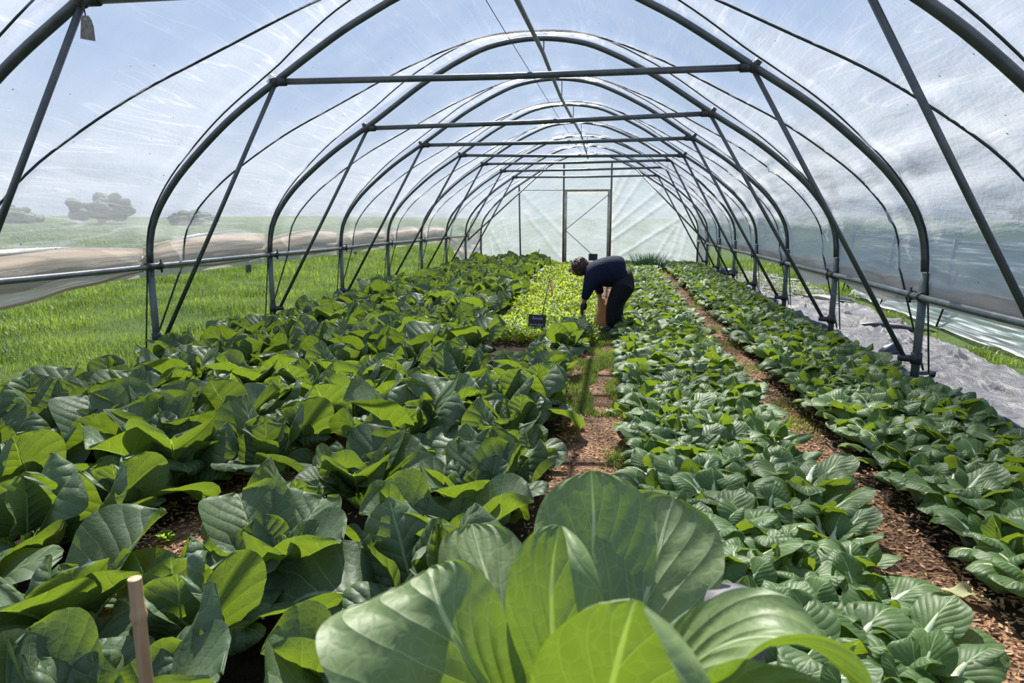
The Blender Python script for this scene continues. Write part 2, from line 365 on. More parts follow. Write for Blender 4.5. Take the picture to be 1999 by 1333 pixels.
rng = np.random.default_rng(5)
def scatter_chips(name, spots, L, label):
    """thin elongated wood chips, one mesh"""
    P = np.array(spots); n = len(P); ln = rng.uniform(.35, 1, n)*L; wd = ln*rng.uniform(.18, .5, n); th = .0035
    az = rng.uniform(0, 2*PI, n); ti = rng.normal(0, .28, n); ro = rng.normal(0, .35, n)
    u = np.stack([np.cos(az)*np.cos(ti), np.sin(az)*np.cos(ti), np.sin(ti)], 1)
    w = np.stack([-np.sin(az)*np.cos(ro), np.cos(az)*np.cos(ro), np.sin(ro)], 1); nn = np.cross(u, w)
    V = []
    for (a, b, c) in [(-1, -.6, 0), (.2, -1, 0), (1, .1, 0), (-.4, 1, 0), (-1, -.6, 1), (.2, -1, 1), (1, .1, 1), (-.4, 1, 1)]:
        V.append(P+u*(ln*a/2)[:, None]+w*(wd*b/2)[:, None]+nn*(th*c))
    V = np.stack(V, 1).reshape(-1, 3); F0 = np.array([(4, 5, 6, 7), (0, 3, 2, 1), (0, 1, 5, 4), (1, 2, 6, 5), (2, 3, 7, 6), (3, 0, 4, 7)])
    F = (np.arange(n)[:, None, None]*8+F0[None]).reshape(-1, 4)
    tone = np.repeat(rng.uniform(0, 1, n), 8)
    o = link(name, fast_mesh(name, V, F, M['chip'], {'tone': tone})); tag(o, label, 'wood chips', kind='stuff'); return o
def chip_spots(which, y0, y1, n, spread=.05):
    out = []
    while len(out) < n:
        y = y0+(y1-y0)*rng.random()**1.8; a, b = path_x(which, y); x = rng.uniform(a-spread, b+spread)
        out.append((x, y, ground_z(x, y)+rng.uniform(.012, .022)))
    return out
scatter_chips('wood_chips', chip_spots(1, 2.0, 11, 5200), .034, 'reddish wood chips covering the central path towards the bending person')
scatter_chips('wood_chips', chip_spots(2, 1.7, 19, 9000, .12), .036, 'reddish wood chips along the narrow path between the two pak choi beds')
scatter_chips('wood_chips', chip_spots(3, 1.3, 6.5, 6500, .12), .034, 'tan wood chips in the gap among the big collards on the left')

# ---- grass
def grass(name, spots, hmin, hmax, wid, label, cat='grass', mat='grass', kind='stuff'):
    P = np.array(spots); n = len(P); h = rng.uniform(hmin, hmax, n)*P[:, 3]; az = rng.uniform(0, 2*PI, n); ln = rng.uniform(.1, .75, n)*h
    d = np.stack([np.cos(az), np.sin(az), 0*az], 1); s_ = np.stack([-np.sin(az), np.cos(az), 0*az], 1)*(wid*P[:, 3]*rng.uniform(.6, 1.3, n))[:, None]
    B = P[:, :3]; up = np.array([0, 0, 1.]); m1 = B+d*(ln*.3)[:, None]+up*(h*.6)[:, None]; tip = B+d*ln[:, None]+up*(h)[:, None]
    V = np.stack([B-s_*.5, B+s_*.5, m1+s_*.42, m1-s_*.42, tip], 1).reshape(-1, 3); i = np.arange(n)[:, None]*5
    F = np.concatenate([i+np.array([[0, 1, 2]]), i+np.array([[0, 2, 3]]), i+np.array([[3, 2, 4]])])
    o = link(name, fast_mesh(name, V, F, M[mat])); tag(o, label, cat, kind=kind); return o
sp_ = []
for _ in range(150000):
    y = 1.5+30*rng.random()**1.6; x = -4.1-(.2+y*.85)*rng.random()**1.1
    d = math.hypot(x, y); g = .6+.9*max(0, nz(x*.9, y*.9, 7)+.35)
    if y > 20.8 and x > -4.5: continue
    if nz(x*2.2, y*2.2, 2) < -.45 and rng.random() < .6: continue
    sp_.append((x, y, turf_z(x, y)-.005, g*(.75+d*.05)))
grass('grass', sp_, .045, .11, .0065, 'sunlit green lawn outside the open left side of the tunnel')
sp_ = []
for _ in range(16000):
    y = rng.uniform(12.5, 24); x = rng.uniform(2.6, 2.7+(y-9)*.55)
    sp_.append((x, y, turf_z(x, y), .8+math.hypot(x, y)*.05))
for _ in range(7000):
    y = rng.uniform(4, 15); t = (y-4)/11; x = 3.50+.45*t+rng.normal(0, .07)+.08*math.sin(y*2)
    if nz(y*1.3, 3, 3) < -.05: continue
    sp_.append((x, y, .0, .8))
grass('grass', sp_, .05, .12, .007, 'green grass beyond the ground sheet on the right side')
sp_ = []
for _ in range(24000):
    y = rng.uniform(4.6, 9.0); x = -.10-.02*(y-4)+rng.normal(0, .14)
    if nz(x*5, y*2.3, 4) < -.22: continue
    sp_.append((x, y, ground_z(x, y)+.01, 1))
for _ in range(900):
    c = random.Random(int(rng.integers(1e6))); y = rng.choice([3.75, 5.2, 3.1]); x = .04+rng.normal(0, .05); sp_.append((x, y+rng.normal(0, .08), .01, 1))
for _ in range(1800):
    y = rng.choice([5.1, 6.4, 4.6, 7.6, 8.8, 11])+rng.normal(0, .12); x = 1.22+rng.normal(0, .07); sp_.append((x, y, .01, .8))
grass('path_grass', sp_, .02, .055, .004, 'short grass and weeds growing on the central path at the person\'s feet')
sp_ = []
for (x, y) in [(-1.52, 3.35), (-1.35, 3.5), (-1.75, 3.3), (-2.35, 2.9)]:
    for _ in range(60): sp_.append((x+rng.normal(0, .06), y+rng.normal(0, .05), .0, 1.3))
grass('grass_tuft', sp_, .05, .12, .003, 'thin pale grass tufts in the shade among the left collards')

# ---- rocket bed : uncountable small bright leaves
def rocket():
    V = []; F = []; n = 0; N = 30000
    y = 7.35+12.9*rng.random(N)**1.25; t = (y-8)/12
    xl = -1.42-.58*t; xr = -.22-.40*t; x = xl+(xr-xl)*rng.random(N)
    hz = rng.uniform(.03, .20, N)*(0.75+.45*np.sin(x*7+y*3)*.5); k = .8+.045*y
    az = rng.uniform(0, 2*PI, N); ti = rng.uniform(.1, 1.25, N); L = rng.uniform(.035, .07, N)*k; Wd = L*rng.uniform(.35, .6, N)
    d = np.stack([np.cos(az)*np.cos(ti), np.sin(az)*np.cos(ti), np.sin(ti)], 1); s_ = np.stack([-np.sin(az), np.cos(az), 0*az], 1)
    B = np.stack([x, y, hz], 1)
    up = np.array([0, 0, 1.])
    V = np.stack([B, B+d*(L*.5)[:, None]-s_*(Wd*.5)[:, None], B+d*(L*.5)[:, None]+s_*(Wd*.5)[:, None]+up*.006, B+d*L[:, None]-up*(L*.2)[:, None]], 1).reshape(-1, 3)
    i = np.arange(N)[:, None]*4; F = np.concatenate([i+np.array([[0, 2, 1]]), i+np.array([[1, 2, 3]])])
    o = link('rocket_salad', fast_mesh('rocket_salad', V, F, M['rocket'])); tag(o, 'bed of bright yellow-green rocket salad in front of the bending person', 'salad leaves', kind='stuff')
rocket()

# ------------------------------------------------------------------ tunnel frame
CB = {-1: ((-1.92, 2.505), (1.94, 2.505)), 0: ((-1.904, 2.507), (1.94, 2.52)), 1: ((-1.961, 2.508), (1.924, 2.499)), 2: ((-1.975, 2.41), (1.888, 2.486)), 3: ((-1.946, 2.45), (1.92, 2.48)),
      4: ((-1.872, 2.503), (2.002, 2.443)), 5: ((-1.906, 2.526), (1.955, 2.552)), 6: ((-1.874, 2.532), (1.988, 2.575)), 7: ((-1.92, 2.521), (1.935, 2.528))}
ORD = ['zeroth', 'first', 'second', 'third', 'fourth', 'fifth', 'sixth', 'seventh', 'eighth', 'ninth', 'tenth', 'eleventh', 'twelfth', 'thirteenth', 'fourteenth', 'fifteenth', 'sixteenth', 'seventeenth', 'eighteenth', 'nineteenth']
TENS = {2: ('twentieth', 'twenty'), 3: ('thirtieth', 'thirty'), 4: ('fortieth', 'forty'), 5: ('fiftieth', 'fifty'), 6: ('sixtieth', 'sixty'), 7: ('seventieth', 'seventy'), 8: ('eightieth', 'eighty')}
def ordinal(n):
    if n < 20: return ORD[n]
    return TENS[n//10][0] if n % 10 == 0 else TENS[n//10][1]+'-'+ORD[n % 10]
PURL_L, PURL_R = .945, .775
def fit_arch(i):
    """the arch of hoop i, nudged so that it passes its own crossbar joints"""
    A = ARCH.copy()
    if i in CB:
        for (x, z) in CB[i]:
            k = np.argmin((A[:, 0]-x)**2+(A[:, 1]-z)**2)
            N_ = arch_normals(A)[k]; d = (np.array([x, z])-A[k]).dot(N_)
            w = np.exp(-((np.arange(len(A))-k)/9.0)**2); A += (w*d*.8)[:, None]*N_
    return A
def make_hoop(i):
    y = hy(i); root = empty('tunnel_hoop', (CX, y, 0)); A = fit_arch(i)
    desc = {-1: 'out of view above the camera', 0: 'nearest the camera, cropped by the frame corners', 8: 'at the end wall'}.get(i, None)
    lab = ('steel tunnel hoop nearest the camera, cut off by the upper corners' if i == 0 else
           'steel hoop framing the far end wall' if i == 8 else
           'steel hoop overhead beside the camera' if i == -1 else
           'grey steel tunnel hoop, %s one from the camera with its whole crossbar visible' % ORD[i] if i > 1 else
           'grey steel tunnel hoop whose wide crossbar is the closest one visible')
    tag(root, lab, 'tunnel hoop', 'steel hoops carrying the film')
    top = [(x, 0, z) for x, z in A if z > .93]
    MB().tube(top, .029 if i < 3 else .025 if i < 4 else .021, 12).build('arch', M['steel'], root)
    for s_ in (-1, 1):
        zt = .95
        MB().tube([(s_*3.28, 0, -.05), (s_*3.28, 0, .5), (s_*3.28, 0, zt)], .031, 12).build('leg', M['steel_post'], root)
    if i in CB:
        (x0, z0), (x1, z1) = CB[i]
        MB().tube([(x0, 0, z0), ((x0+x1)/2, 0, (z0+z1)/2-.012), (x1, 0, z1)], .026, 10).build('crossbar', M['steel'], root)
        for s_, (x, z) in ((-1, (x0, z0)), (1, (x1, z1))):
            MB().tube([(x, -.0, z-.02), (s_*3.19, 0, .29)], .019, 8).build('strut', M['steel'], root)
            c = MB().tube([(x-s_*.10, 0, z), (x-s_*.02, 0, z)], .036, 10); c.sphere((x, 0, z), .045, 10, 6)
            c.tube([(x+s_*.005, -.01, z), (x+s_*.035, 0, z+.05)], .03, 8)
            c.build('joint_clamp', M['clamp'], root)
            MB().tube([(s_*3.15, 0, .29), (s_*3.31, 0, .275)], .028, 10).tube([(s_*3.28, 0, .24), (s_*3.28, 0, .33)], .042, 10).build('foot_clamp', M['clamp'], root)
    return root
for i in range(-1, 9): make_hoop(i)

# ridge pole and its hangers, thin wire
root = empty('ridge_pole', (CX, 1.29, 0))
zs = {-1: 3.05, 0: 3.08, 1: 3.07, 2: 3.17, 2.4: 3.12, 3: 3.06, 4: 3.07, 5: 3.10, 6.3: 2.86}
pts = [(.0+{1: .10, 0: .05}.get(k, .03+.02*k), hy(k)-1.29, z) for k, z in zs.items()]
MB().tube(pts, .022, 10).build('pole', M['steel'], root)
for k in (1, 2, 3, 4, 5, 6):
    zz = np.interp(k, list(zs), list(zs.values()))
    MB().tube([(.04+.02*k, hy(k)-1.29, zz), (.04+.02*k, hy(k)-1.29, 3.30)], .007, 6).build('hanger', M['steel'], root)
tag(root, 'steel ridge pole running lengthwise under the hoop tops', 'ridge pole')
o = MB().tube([(CX-.16, 1.3, 3.1), (CX-.13, 6.5, 3.05), (CX-.05, 12, 2.98), (CX+.1, 17, 2.85)], .0035, 5).build('wire', M['cord']); tag(o, 'thin wire hanging alongside the ridge pole', 'wire')

# side rails with clamps
for s_, z, nm in ((-1, PURL_L, 'left'), (1, PURL_R, 'right')):
    root = empty('side_rail', (CX+s_*3.24, hy(-1), 0))
    pts = [(.02*nz(k*.7, s_), k*SP, z+(.004*math.sin(k*3))) for k in np.arange(0, 9.01, .25)]
    if s_ < 0: pts = pts[:int(8*4)+1]
    MB().tube(pts, .024 if s_ < 0 else .026, 10).build('tube', M['rail'], root)
    for k in range(1, 9):
        c = MB(); c.tube([(0, k*SP-.10, z), (0, k*SP-.06, z), (0, k*SP-.05, z), (0, k*SP+.05, z), (0, k*SP+.06, z), (0, k*SP+.10, z)], [.037, .037, .030, .030, .037, .037], 10)
        c.tube([(-s_*.02, k*SP+.075, z-.06), (-s_*.02, k*SP+.075, z+.06)], .009, 6)
        c.build('clamp', M['clamp'], root)
    tag(root, 'steel side rail along the %s side at waist height' % nm, 'side rail', 'side rails')

# diagonal end braces
for s_, a, b, txt in ((-1, (CX-1.17, 20.85, 2.95), (CX-3.22, 18.92, .82), 'left'), (1, (CX+1.37, 20.33, 2.82), (CX+3.22, 18.71, .80), 'right')):
    o = MB().tube([a, b], .022, 8).build('diagonal_brace', M['steel']); tag(o, 'long diagonal steel brace at the far %s corner of the tunnel' % txt, 'brace', 'end braces')

# ------------------------------------------------------------------ film cover
YA, YB = -0.9, hy(8)
def rope_u(kind, xr):
    a = min(1, abs(xr)/3.3)
    if kind == 'Q': return .88-.66*a**1.4
    return .88+.11*a**2.2 if a > .55 else .88-.06*math.sin(PI*a/.55)+.11*a**2.2
def film_surface():
    ny = 330; na = 150; A = smooth_profile(PROF, 3*na)
    keep = (A[:, 1] > .84) | ((A[:, 0] > 0) & (A[:, 1] > .70)); A = A[keep]
    s = np.r_[0, np.cumsum(np.hypot(*np.diff(A, axis=0).T))]; q = np.linspace(0, s[-1], na)
    A = np.stack([np.interp(q, s, A[:, 0]), np.interp(q, s, A[:, 1])], 1); N_ = arch_normals(A)
    ys = np.linspace(YA, YB, ny); P = np.zeros((ny, na, 3)); milk = np.zeros((ny, na)); dust = np.zeros((ny, na))
    for i, y in enumerate(ys):
        k = (y-Y0)/SP; b = math.floor(k); u = k-b
        for j in range(na):
            x, z = A[j]; uq = rope_u('Q', x); up = rope_u('P', x)
            dq = (u-uq)*SP; dp = (u-up)*SP
            off = .036-.055*math.exp(-(dq/.07)**2)-.030*math.exp(-(dp/.04)**2)+.02*math.sin(PI*u)
            near = math.exp(-(dq/.35)**2)+.8*math.exp(-(min(u, 1-u)*SP/.25)**2)
            t = j/na*13.6
            off += (.014+.010*near)*nz(t*3.2, y*.55, b*3.1)+.007*near*nz(t*13, y*1.3, 9)
            if abs(x) > 2.6: off += .030*nz(z*7, y*.8, 2+b)+.012*nz(z*19, y*1.1, 4+b)+.010*abs(nz(z*11, y*.6, b))
            off = max(off, .031) if min(u, 1-u) < .03 else off
            P[i, j] = (x+N_[j, 0]*off, y, z+N_[j, 1]*off)
            m_ = 1/(1+math.exp(-(dq)/.02))*.68                      # the sheet between the rope and the next hoop is hazier
            if x > 1.5: m_ = m_*(1+.5*min(1, (x-1.5)/1.3)); m_ = max(m_, 1.4*min(1, max(0, x-2.0)/.8))
            if x < -2.2: m_ = max(m_, .60*min(1, (-x-2.2)/.9))
            if u < .12 and abs(x) > .5: m_ += .10*(1-u/.12)
            milk[i, j] = m_+.25*math.exp(-((min(u, 1-u))*SP/.05)**2)
            if x > 0: dust[i, j] = max(0, 1-(z-.70)/.32)*.8*(.6+.5*nz(y*2, z*4))
            else: dust[i, j] = max(0, 1-(z-.86)/.16)*.7
    mb = MB(); uu, vv = np.meshgrid(np.linspace(0, 1, na), (ys-YA)/SP); mb.grid(P, np.stack([uu, vv], -1))
    mb.attr = {'milk': milk.ravel(), 'dust': dust.ravel()}
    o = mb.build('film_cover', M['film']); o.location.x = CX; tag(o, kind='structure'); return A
FA = film_surface()
# ropes lying over the film
def rope(kind, b):
    A = ARCH[(ARCH[:, 1] > .95)]; N_ = arch_normals(A); pts = []
    for j in range(len(A)):
        x, z = A[j]; y = hy(b)+SP*rope_u(kind, x); off = .004 if kind == 'Q' else .010
        pts.append((x+N_[j, 0]*off, y, z+N_[j, 1]*off))
    foot = hy(b) if kind == 'Q' else hy(b+1)
    x0 = pts[0]; x1 = pts[-1]
    pts = [(-3.36, foot+(.05 if kind == 'Q' else -.05), .18)]+pts+[(3.36, foot+(.05 if kind == 'Q' else -.05), .18)]
    o = MB().tube(pts, .0085 if kind == 'Q' else .0065, 6).build('film_rope', M['rope']); o.location.x = CX
    if kind == 'Q': lab = 'dark rope over the film leaning away from the %s hoop leg' % ordinal(b+2)
    else: lab = 'thin dark rope over the film hugging the near side of the %s hoop' % ordinal(b+2)
    if b == -1: lab = ('dark rope at the top corners over the film, nearest of all the ropes' if kind == 'Q' else 'thin rope hugging the nearest cropped hoop')
    tag(o, lab, 'rope', 'ropes holding down the film')
for b in range(-1, 8):
    rope('Q', b); rope('P', b)

# left: film gathered in a sagging roll on the rail
def gathered(i):
    y0, y1 = hy(i), hy(i+1); n = 60; m = 40; P = np.zeros((n, m, 3)); dust = np.zeros((n, m))
    sag = .24 if i <= 0 else .025; top = .10
    for a in range(n):
        t = a/(n-1); y = y0+(y1-y0)*t
        s_ = math.sin(PI*min(1, t)) if i > 0 else math.sin(PI*(.25+.75*t))
        if i <= 0: s_ = (1-t)**.9
        zt = PURL_L+.09+top*(.6+.5*math.sin(PI*t))*(1.5 if i > 0 else 1.1)+.02*nz(y*1.3, i)
        if i > 0: zt += .07*t
        zb = PURL_L-.015-sag*s_ + (.02*nz(y*2, 5+i))
        for b in range(m):
            u = b/(m-1); z = zt+(zb-zt)*u
            fold = .030*math.sin(u*11+1.5*nz(y*.9, i, 1)+t*2)*math.sin(PI*min(1, u*1.3))+.02*nz(u*9, y*1.1, i)
            pinch = min(1, .25+min(t, 1-t)*6)
            P[a, b] = (CX-3.33-.05*math.sin(PI*u)*pinch+fold*pinch+.03*u, y, z)
            dust[a, b] = .35+.5*math.sin(PI*u)**2+.4*nz(u*5, y*2, 3)+.5*(1-pinch)
    mb = MB(); mb.grid(P); mb.attr = {'milk': np.full(n*m, .6), 'dust': np.clip(dust, 0, 1).ravel()}
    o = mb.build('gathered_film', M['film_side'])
    # rolled lower hem
    hem = MB().tube([tuple(P[a, -1]+np.array([.0, 0, -.004])) for a in range(0, n, 3)], .011, 8); hem.attr = {'milk': np.ones(hem.n)*.8, 'dust': np.ones(hem.n)*.75}
    h = hem.build('hem', M['film_side'], o)
    lab = 'beige gathered film on the left rail between the %s and %s left legs' % (ordinal(i), ordinal(i+1))
    if i <= 0: lab = 'beige film edge sagging below the left rail at the picture\'s left border' if i == 0 else 'beige film edge on the left rail beside the camera'
    tag(o, lab, 'gathered film', 'gathered film edges along the left rail')
for i in range(-1, 6): gathered(i)
# left far corner: film pulled down diagonally to the ground (last two bays)
def left_corner():
    n = 50; m = 30; P = np.zeros((n, m, 3))
    for a in range(n):
        t = a/(n-1); y = hy(6)+(hy(8)-hy(6))*t; zb = max(.02, .93*(1-t*1.9))
        for b in range(m):
            u = b/(m-1); z = .97+(zb-.97)*u; P[a, b] = (CX-3.30+.03*nz(u*6, y*2, 1)+.02*math.sin(t*20+u*6)*u, y, z)
    mb = MB(); mb.grid(P); mb.attr = {'milk': np.full(n*m, .75), 'dust': np.repeat((np.linspace(.5, .25, n)), m)}
    o = mb.build('corner_film', M['film_side']); tag(o, 'pale film pulled down to the ground at the far left corner', 'film')
left_corner()
# right: film lower edge folded over the rail, flap hanging below, far corner
def right_flap(i):
    y0, y1 = hy(i), hy(i+1); n = 56; m = 26; P = np.zeros((n, m, 3)); dust = np.zeros((n, m))
    for a in range(n):
        t = a/(n-1); y = y0+(y1-y0)*t; low = [.16, .03, .10, .17, .05, .04, .05, .06, .5][i+1]*math.sin(PI*t)**.7+.03
        for b in range(m):
            u = b/(m-1); z = PURL_R+.10-(.10+low)*u
            P[a, b] = (CX+3.335+.03*math.sin(PI*u)+.016*nz(u*7, y*2.5, i)+.02*math.sin(u*9+y*2)*u, y, z)
            dust[a, b] = .75*math.exp(-((u-.35)/.35)**2)+.25*nz(y*3, u*5)
    mb = MB(); mb.grid(P); mb.attr = {'milk': np.full(n*m, .55), 'dust': np.clip(dust, 0, 1).ravel()}
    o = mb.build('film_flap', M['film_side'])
    tag(o, 'dusty film hem outside the right rail, %s bay from the camera' % ordinal(i+2), 'film flap', 'film hems along the right rail')
for i in range(-1, 7): right_flap(i)
def right_corner():
    n = 40; m = 30; P = np.zeros((n, m, 3))
    for a in range(n):
        t = a/(n-1); y = hy(7)-.6+(hy(8)-hy(7)+.6)*t; zb = max(.02, .78*(1-t*1.9))
        for b in range(m):
            u = b/(m-1); z = .80+(zb-.80)*u; P[a, b] = (CX+3.31+.03*nz(u*6, y*2, 4)+.02*math.sin(t*18+u*5)*u, y, z)
    mb = MB(); mb.grid(P); mb.attr = {'milk': np.full(n*m, .8), 'dust': np.full(n*m, .35)}
    o = mb.build('corner_film', M['film_side']); tag(o, 'crumpled pale film reaching the ground at the far right corner', 'film')
right_corner()

# ------------------------------------------------------------------ end wall
YE = hy(8)
def end_wall():
    nx, nzv = 150, 90; P = np.zeros((nzv, nx, 3)); milk = np.zeros((nzv, nx)); dust = np.zeros((nzv, nx))
    A = ARCH; zc = np.array([A[:, 1][np.argmin(abs(A[:, 0]-x))] for x in np.linspace(-3.27, 3.27, nx)])
    folds = [((-2.1, 2.3), (-.75, .95)), ((-1.9, 1.6), (-.8, .25)), ((.7, 1.1), (2.4, 2.5)), ((.7, .75), (2.3, 1.9)), ((.75, 1.35), (1.7, 2.75)), ((.75, .15), (3.0, 1.6)),
             ((.8, 1.9), (1.3, 2.9)), ((1.9, 0), (2.6, 1.2)), ((2.4, 0), (2.8, 1.3)), ((2.7, .0), (2.95, 1.0)), ((-2.9, 1.0), (-2.4, 0)), ((-2.6, 1.4), (-2.2, .1)), ((-3.0, .8), (-2.8, 0)), ((.75, 2.2), (1.0, 2.9))]
    for j, x in enumerate(np.linspace(-3.27, 3.27, nx)):
        zt = np.interp(x, A[:, 0], A[:, 1]) if abs(x) < 3.2 else 1.3
        for i in range(nzv):
            z = zt*i/(nzv-1); off = .015*nz(x*2, z*2); m_ = .30+.25*nz(x*1.2, z*1.2, 8)
            for (a, b) in folds:
                a = np.array(a); b = np.array(b); q = np.array([x, z]); d = b-a; t = np.clip((q-a).dot(d)/d.dot(d), 0, 1)
                g = np.linalg.norm(q-a-d*t); off += .028*math.exp(-(g/.045)**2); m_ += .55*math.exp(-(g/.03)**2)
            if -.72 < x < .70 and z < 2.2: off = .0; m_ = .5
            if z > 2.2: m_ = .12+.1*nz(x, z)
            dst = .9*math.exp(-((abs(x)-.74)/.05)**2)*(z < 2.3)*(.5+.6*nz(x*5, z*9)) + (.8*math.exp(-((z-2.2)/.05)**2) if abs(x) < .8 else 0)*(.6+.6*nz(x*9, z*5))
            P[i, j] = (CX+x, YE+.03+off, z); milk[i, j] = m_; dust[i, j] = max(0, dst)
    mb = MB(); mb.grid(P); mb.attr = {'milk': milk.ravel(), 'dust': dust.ravel()}
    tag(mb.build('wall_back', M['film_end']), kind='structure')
end_wall()
# door frame and bracing of the end wall
root = empty('door_1', (CX, YE, 0)); tag(root, kind='structure')
for x, zt in ((-.72, 3.05), (.70, 3.05)):
    MB().tube([(x, -.03, 0), (x, -.03, zt)], .028, 10).build('post', M['steel'], root)
    w = MB(); w.box((x+(.06 if x < 0 else -.06), -.045, 1.12), (.085, .03, 2.24)); w.build('jamb', M['jamb'], root)
MB().tube([(-.72, -.03, 2.25), (.70, -.03, 2.25)], .03, 10).build('lintel', M['wood'], root)
MB().tube([(-.66, -.06, 1.08), (.62, -.06, 2.12)], .011, 6).build('brace', M['steel'], root)
MB().tube([(-.66, -.06, 1.08), (.55, -.06, .0)], .011, 6).build('brace', M['steel'], root)
root = empty('end_wall_post', (CX-2.03, YE-.02, 0)); tag(root, 'slim steel upright in the end wall, left of the door', 'post')
MB().tube([(0, 0, 0), (-.03, 0, 1.3), (-.05, 0, 2.42)], .024, 10).build('post', M['steel'], root)
MB().tube([(-.05, 0, 2.27), (1.3, 0, 2.26)], .010, 6).build('cross_wire', M['rail'], root)
o = MB().tube([(CX-2.2, YE-.06, .06), (CX-.78, YE-.06, .05)], .02, 8).build('base_rail', M['steel']); tag(o, 'low steel rail at the foot of the end wall, left of the door', 'rail')
o = MB().tube([(CX+.8, YE-.06, .05), (CX+3.2, YE-.06, .04)], .02, 8).build('base_rail', M['steel']); tag(o, 'low steel rail at the foot of the end wall, right of the door', 'rail')

# ------------------------------------------------------------------ leaves
def leaf_arrays(L, Wd, th0, kap, fold, roll, wave, seed, ns=14, ntv=12, pet=.1, petw=.007, base_w=.25, shape=.62, p=3.0, twist=0, pucker=.0025, nlat=8, slope=.38, notch=0):
    """leaf growing from the origin towards +x; returns blade grid, stalk points + radii"""
    r = random.Random(seed); s = np.linspace(0, 1, ns+1); s = s**.9; t = np.linspace(-1, 1, ntv+1)
    ph = [r.uniform(0, 6.28) for _ in range(6)]; fr = [r.uniform(5, 8), r.uniform(9, 13)]
    # centre line: petiole then blade, angle changes along it
    th = th0; x = z = 0; stalk = [(0, 0, -.01)]; npet = 5
    for i in range(npet):
        x += math.cos(th)*pet/npet; z += math.sin(th)*pet/npet; th -= kap*.06; stalk.append((x, 0, z))
    cl = []; cx, cz, a = x, z, th; prev = 0
    for v in s:
        d = (v-prev)*L; prev = v; a2 = th-kap*(v**1.6); cx += math.cos(a2)*d; cz += math.sin(a2)*d; cl.append((cx, cz, a2))
    P = np.zeros((ns+1, ntv+1, 3))
    for i, v in enumerate(s):
        w = Wd*((base_w*(1-v)**2)+(v**shape)*(1-v**p)**.5*1.12)
        if i == 0: w = petw*1.2
        if i == ns: w = Wd*.12
        cx, cz, a2 = cl[i]; T = np.array([math.cos(a2), 0, math.sin(a2)]); Nn = np.array([-math.sin(a2), 0, math.cos(a2)]); Sd = np.array([0, 1., 0])
        tw = twist*v; S2 = Sd*math.cos(tw)+Nn*math.sin(tw); N2 = Nn*math.cos(tw)-Sd*math.sin(tw)
        for sg in (-1, 1):
            lat = up = 0; half = ntv//2; f_ = fold*(1-.35*v)*(1+.15*sg*math.sin(ph[4])); r_ = roll*(1+.5*math.sin(ph[5]+3*v+sg))
            for k in range(half+1):
                tt = k/half
                if k:
                    ang = f_+r_*tt**2.2*(.4+v); lat += math.cos(ang)*w/half; up += math.sin(ang)*w/half
                j = half+sg*k
                wv = wave*tt**2*(math.sin(fr[0]*v+ph[0]+sg)*.7+math.sin(fr[1]*v+ph[1]+2*sg)*.5)
                pk = pucker*math.cos(2*PI*nlat*(v-slope*tt**.8))*min(1, tt*3)*(1-tt*.5)*-1
                q = np.array([cx, 0, cz])+S2*(lat*sg)+N2*(up+wv+pk)+T*(-notch*(1-tt)*v**8 if notch else 0)
                q = q + T*(-w*.10*tt**2) + N2*(.07*L*(.3+tt)*noise.noise(Vector((v*2.6, sg*tt*1.6, seed*.37))))
                P[i, j] = q
    mids = [(cl[i][0]+math.sin(cl[i][2])*.002, 0, cl[i][1]-math.cos(cl[i][2])*.003) for i in range(0, int(ns*.75))]
    pts = stalk+mids; n1 = len(stalk)
    rad = [petw*(1.35-.35*i/n1) for i in range(n1)]+[petw*.8*(1-.8*i/len(mids)) for i in range(len(mids))]
    uu, vv = np.meshgrid(np.linspace(0, 1, ntv+1), s)
    return P, np.stack([uu, vv], -1), pts, rad
def collard_leaf_params(r, ring):
    """ring 0 = outer .. 1 = heart"""
    L = (.27-.09*ring)*r.uniform(.85, 1.12)
    return dict(L=L, Wd=L*r.uniform(.55, .68), th0=math.radians(52+32*ring+r.uniform(-15, 14)), kap=r.uniform(-.35, .55)*(1.1-ring*.5)+(1.3 if r.random() < .25 else 0),
                fold=r.choice([r.uniform(.0, .3), r.uniform(.3, .85), r.uniform(-.6, -.15)]), roll=r.choice([r.uniform(-2.4, -1.0), r.uniform(-1.0, .3), r.uniform(.2, 1.2)]),
                wave=L*r.uniform(.04, .10), seed=r.randint(0, 99999), pet=(.14-.05*ring)*r.uniform(.85, 1.1), petw=.0065, base_w=.35, shape=.40, p=5.5, twist=r.uniform(-.8, .8), pucker=.0022, nlat=6, notch=0)
def pak_leaf_params(r, ring):
    L = (.14-.04*ring)*r.uniform(.85, 1.15)
    return dict(L=L, Wd=L*r.uniform(.54, .66), th0=math.radians(58+27*ring+r.uniform(-8, 8)), kap=r.uniform(.5, 1.7)*(1.25-ring*.7),
                fold=r.uniform(-.35, .15), roll=r.uniform(-1.1, .2), wave=L*r.uniform(.01, .04), seed=r.randint(0, 99999), pet=(.125-.03*ring)*r.uniform(.85, 1.1), petw=.011,
                base_w=.4, shape=.45, p=4.6, twist=r.uniform(-.5, .5), pucker=.0012, nlat=5, slope=.85)
def leaf_meshes(kind, prm, ns, ntv):
    P, uv, pts, rad = leaf_arrays(ns=ns, ntv=ntv, **prm); mb = MB(); mb.grid(P, uv); me = mb.mesh(kind+'_leaf', M[{'collard': 'collard', 'pak': 'pak'}[kind]])
    st = MB()
    if kind == 'pak': st.tube(pts, [r_*1.15 for r_ in rad], 8, flat=.45)
    else: st.tube(pts, rad, 6)
    sm = st.mesh(kind+'_stalk', M['stalk_white' if kind == 'pak' else 'stalk_green']); return me, sm
RL = random.Random(77)
LEAVES = {'collard': [], 'pak': []}
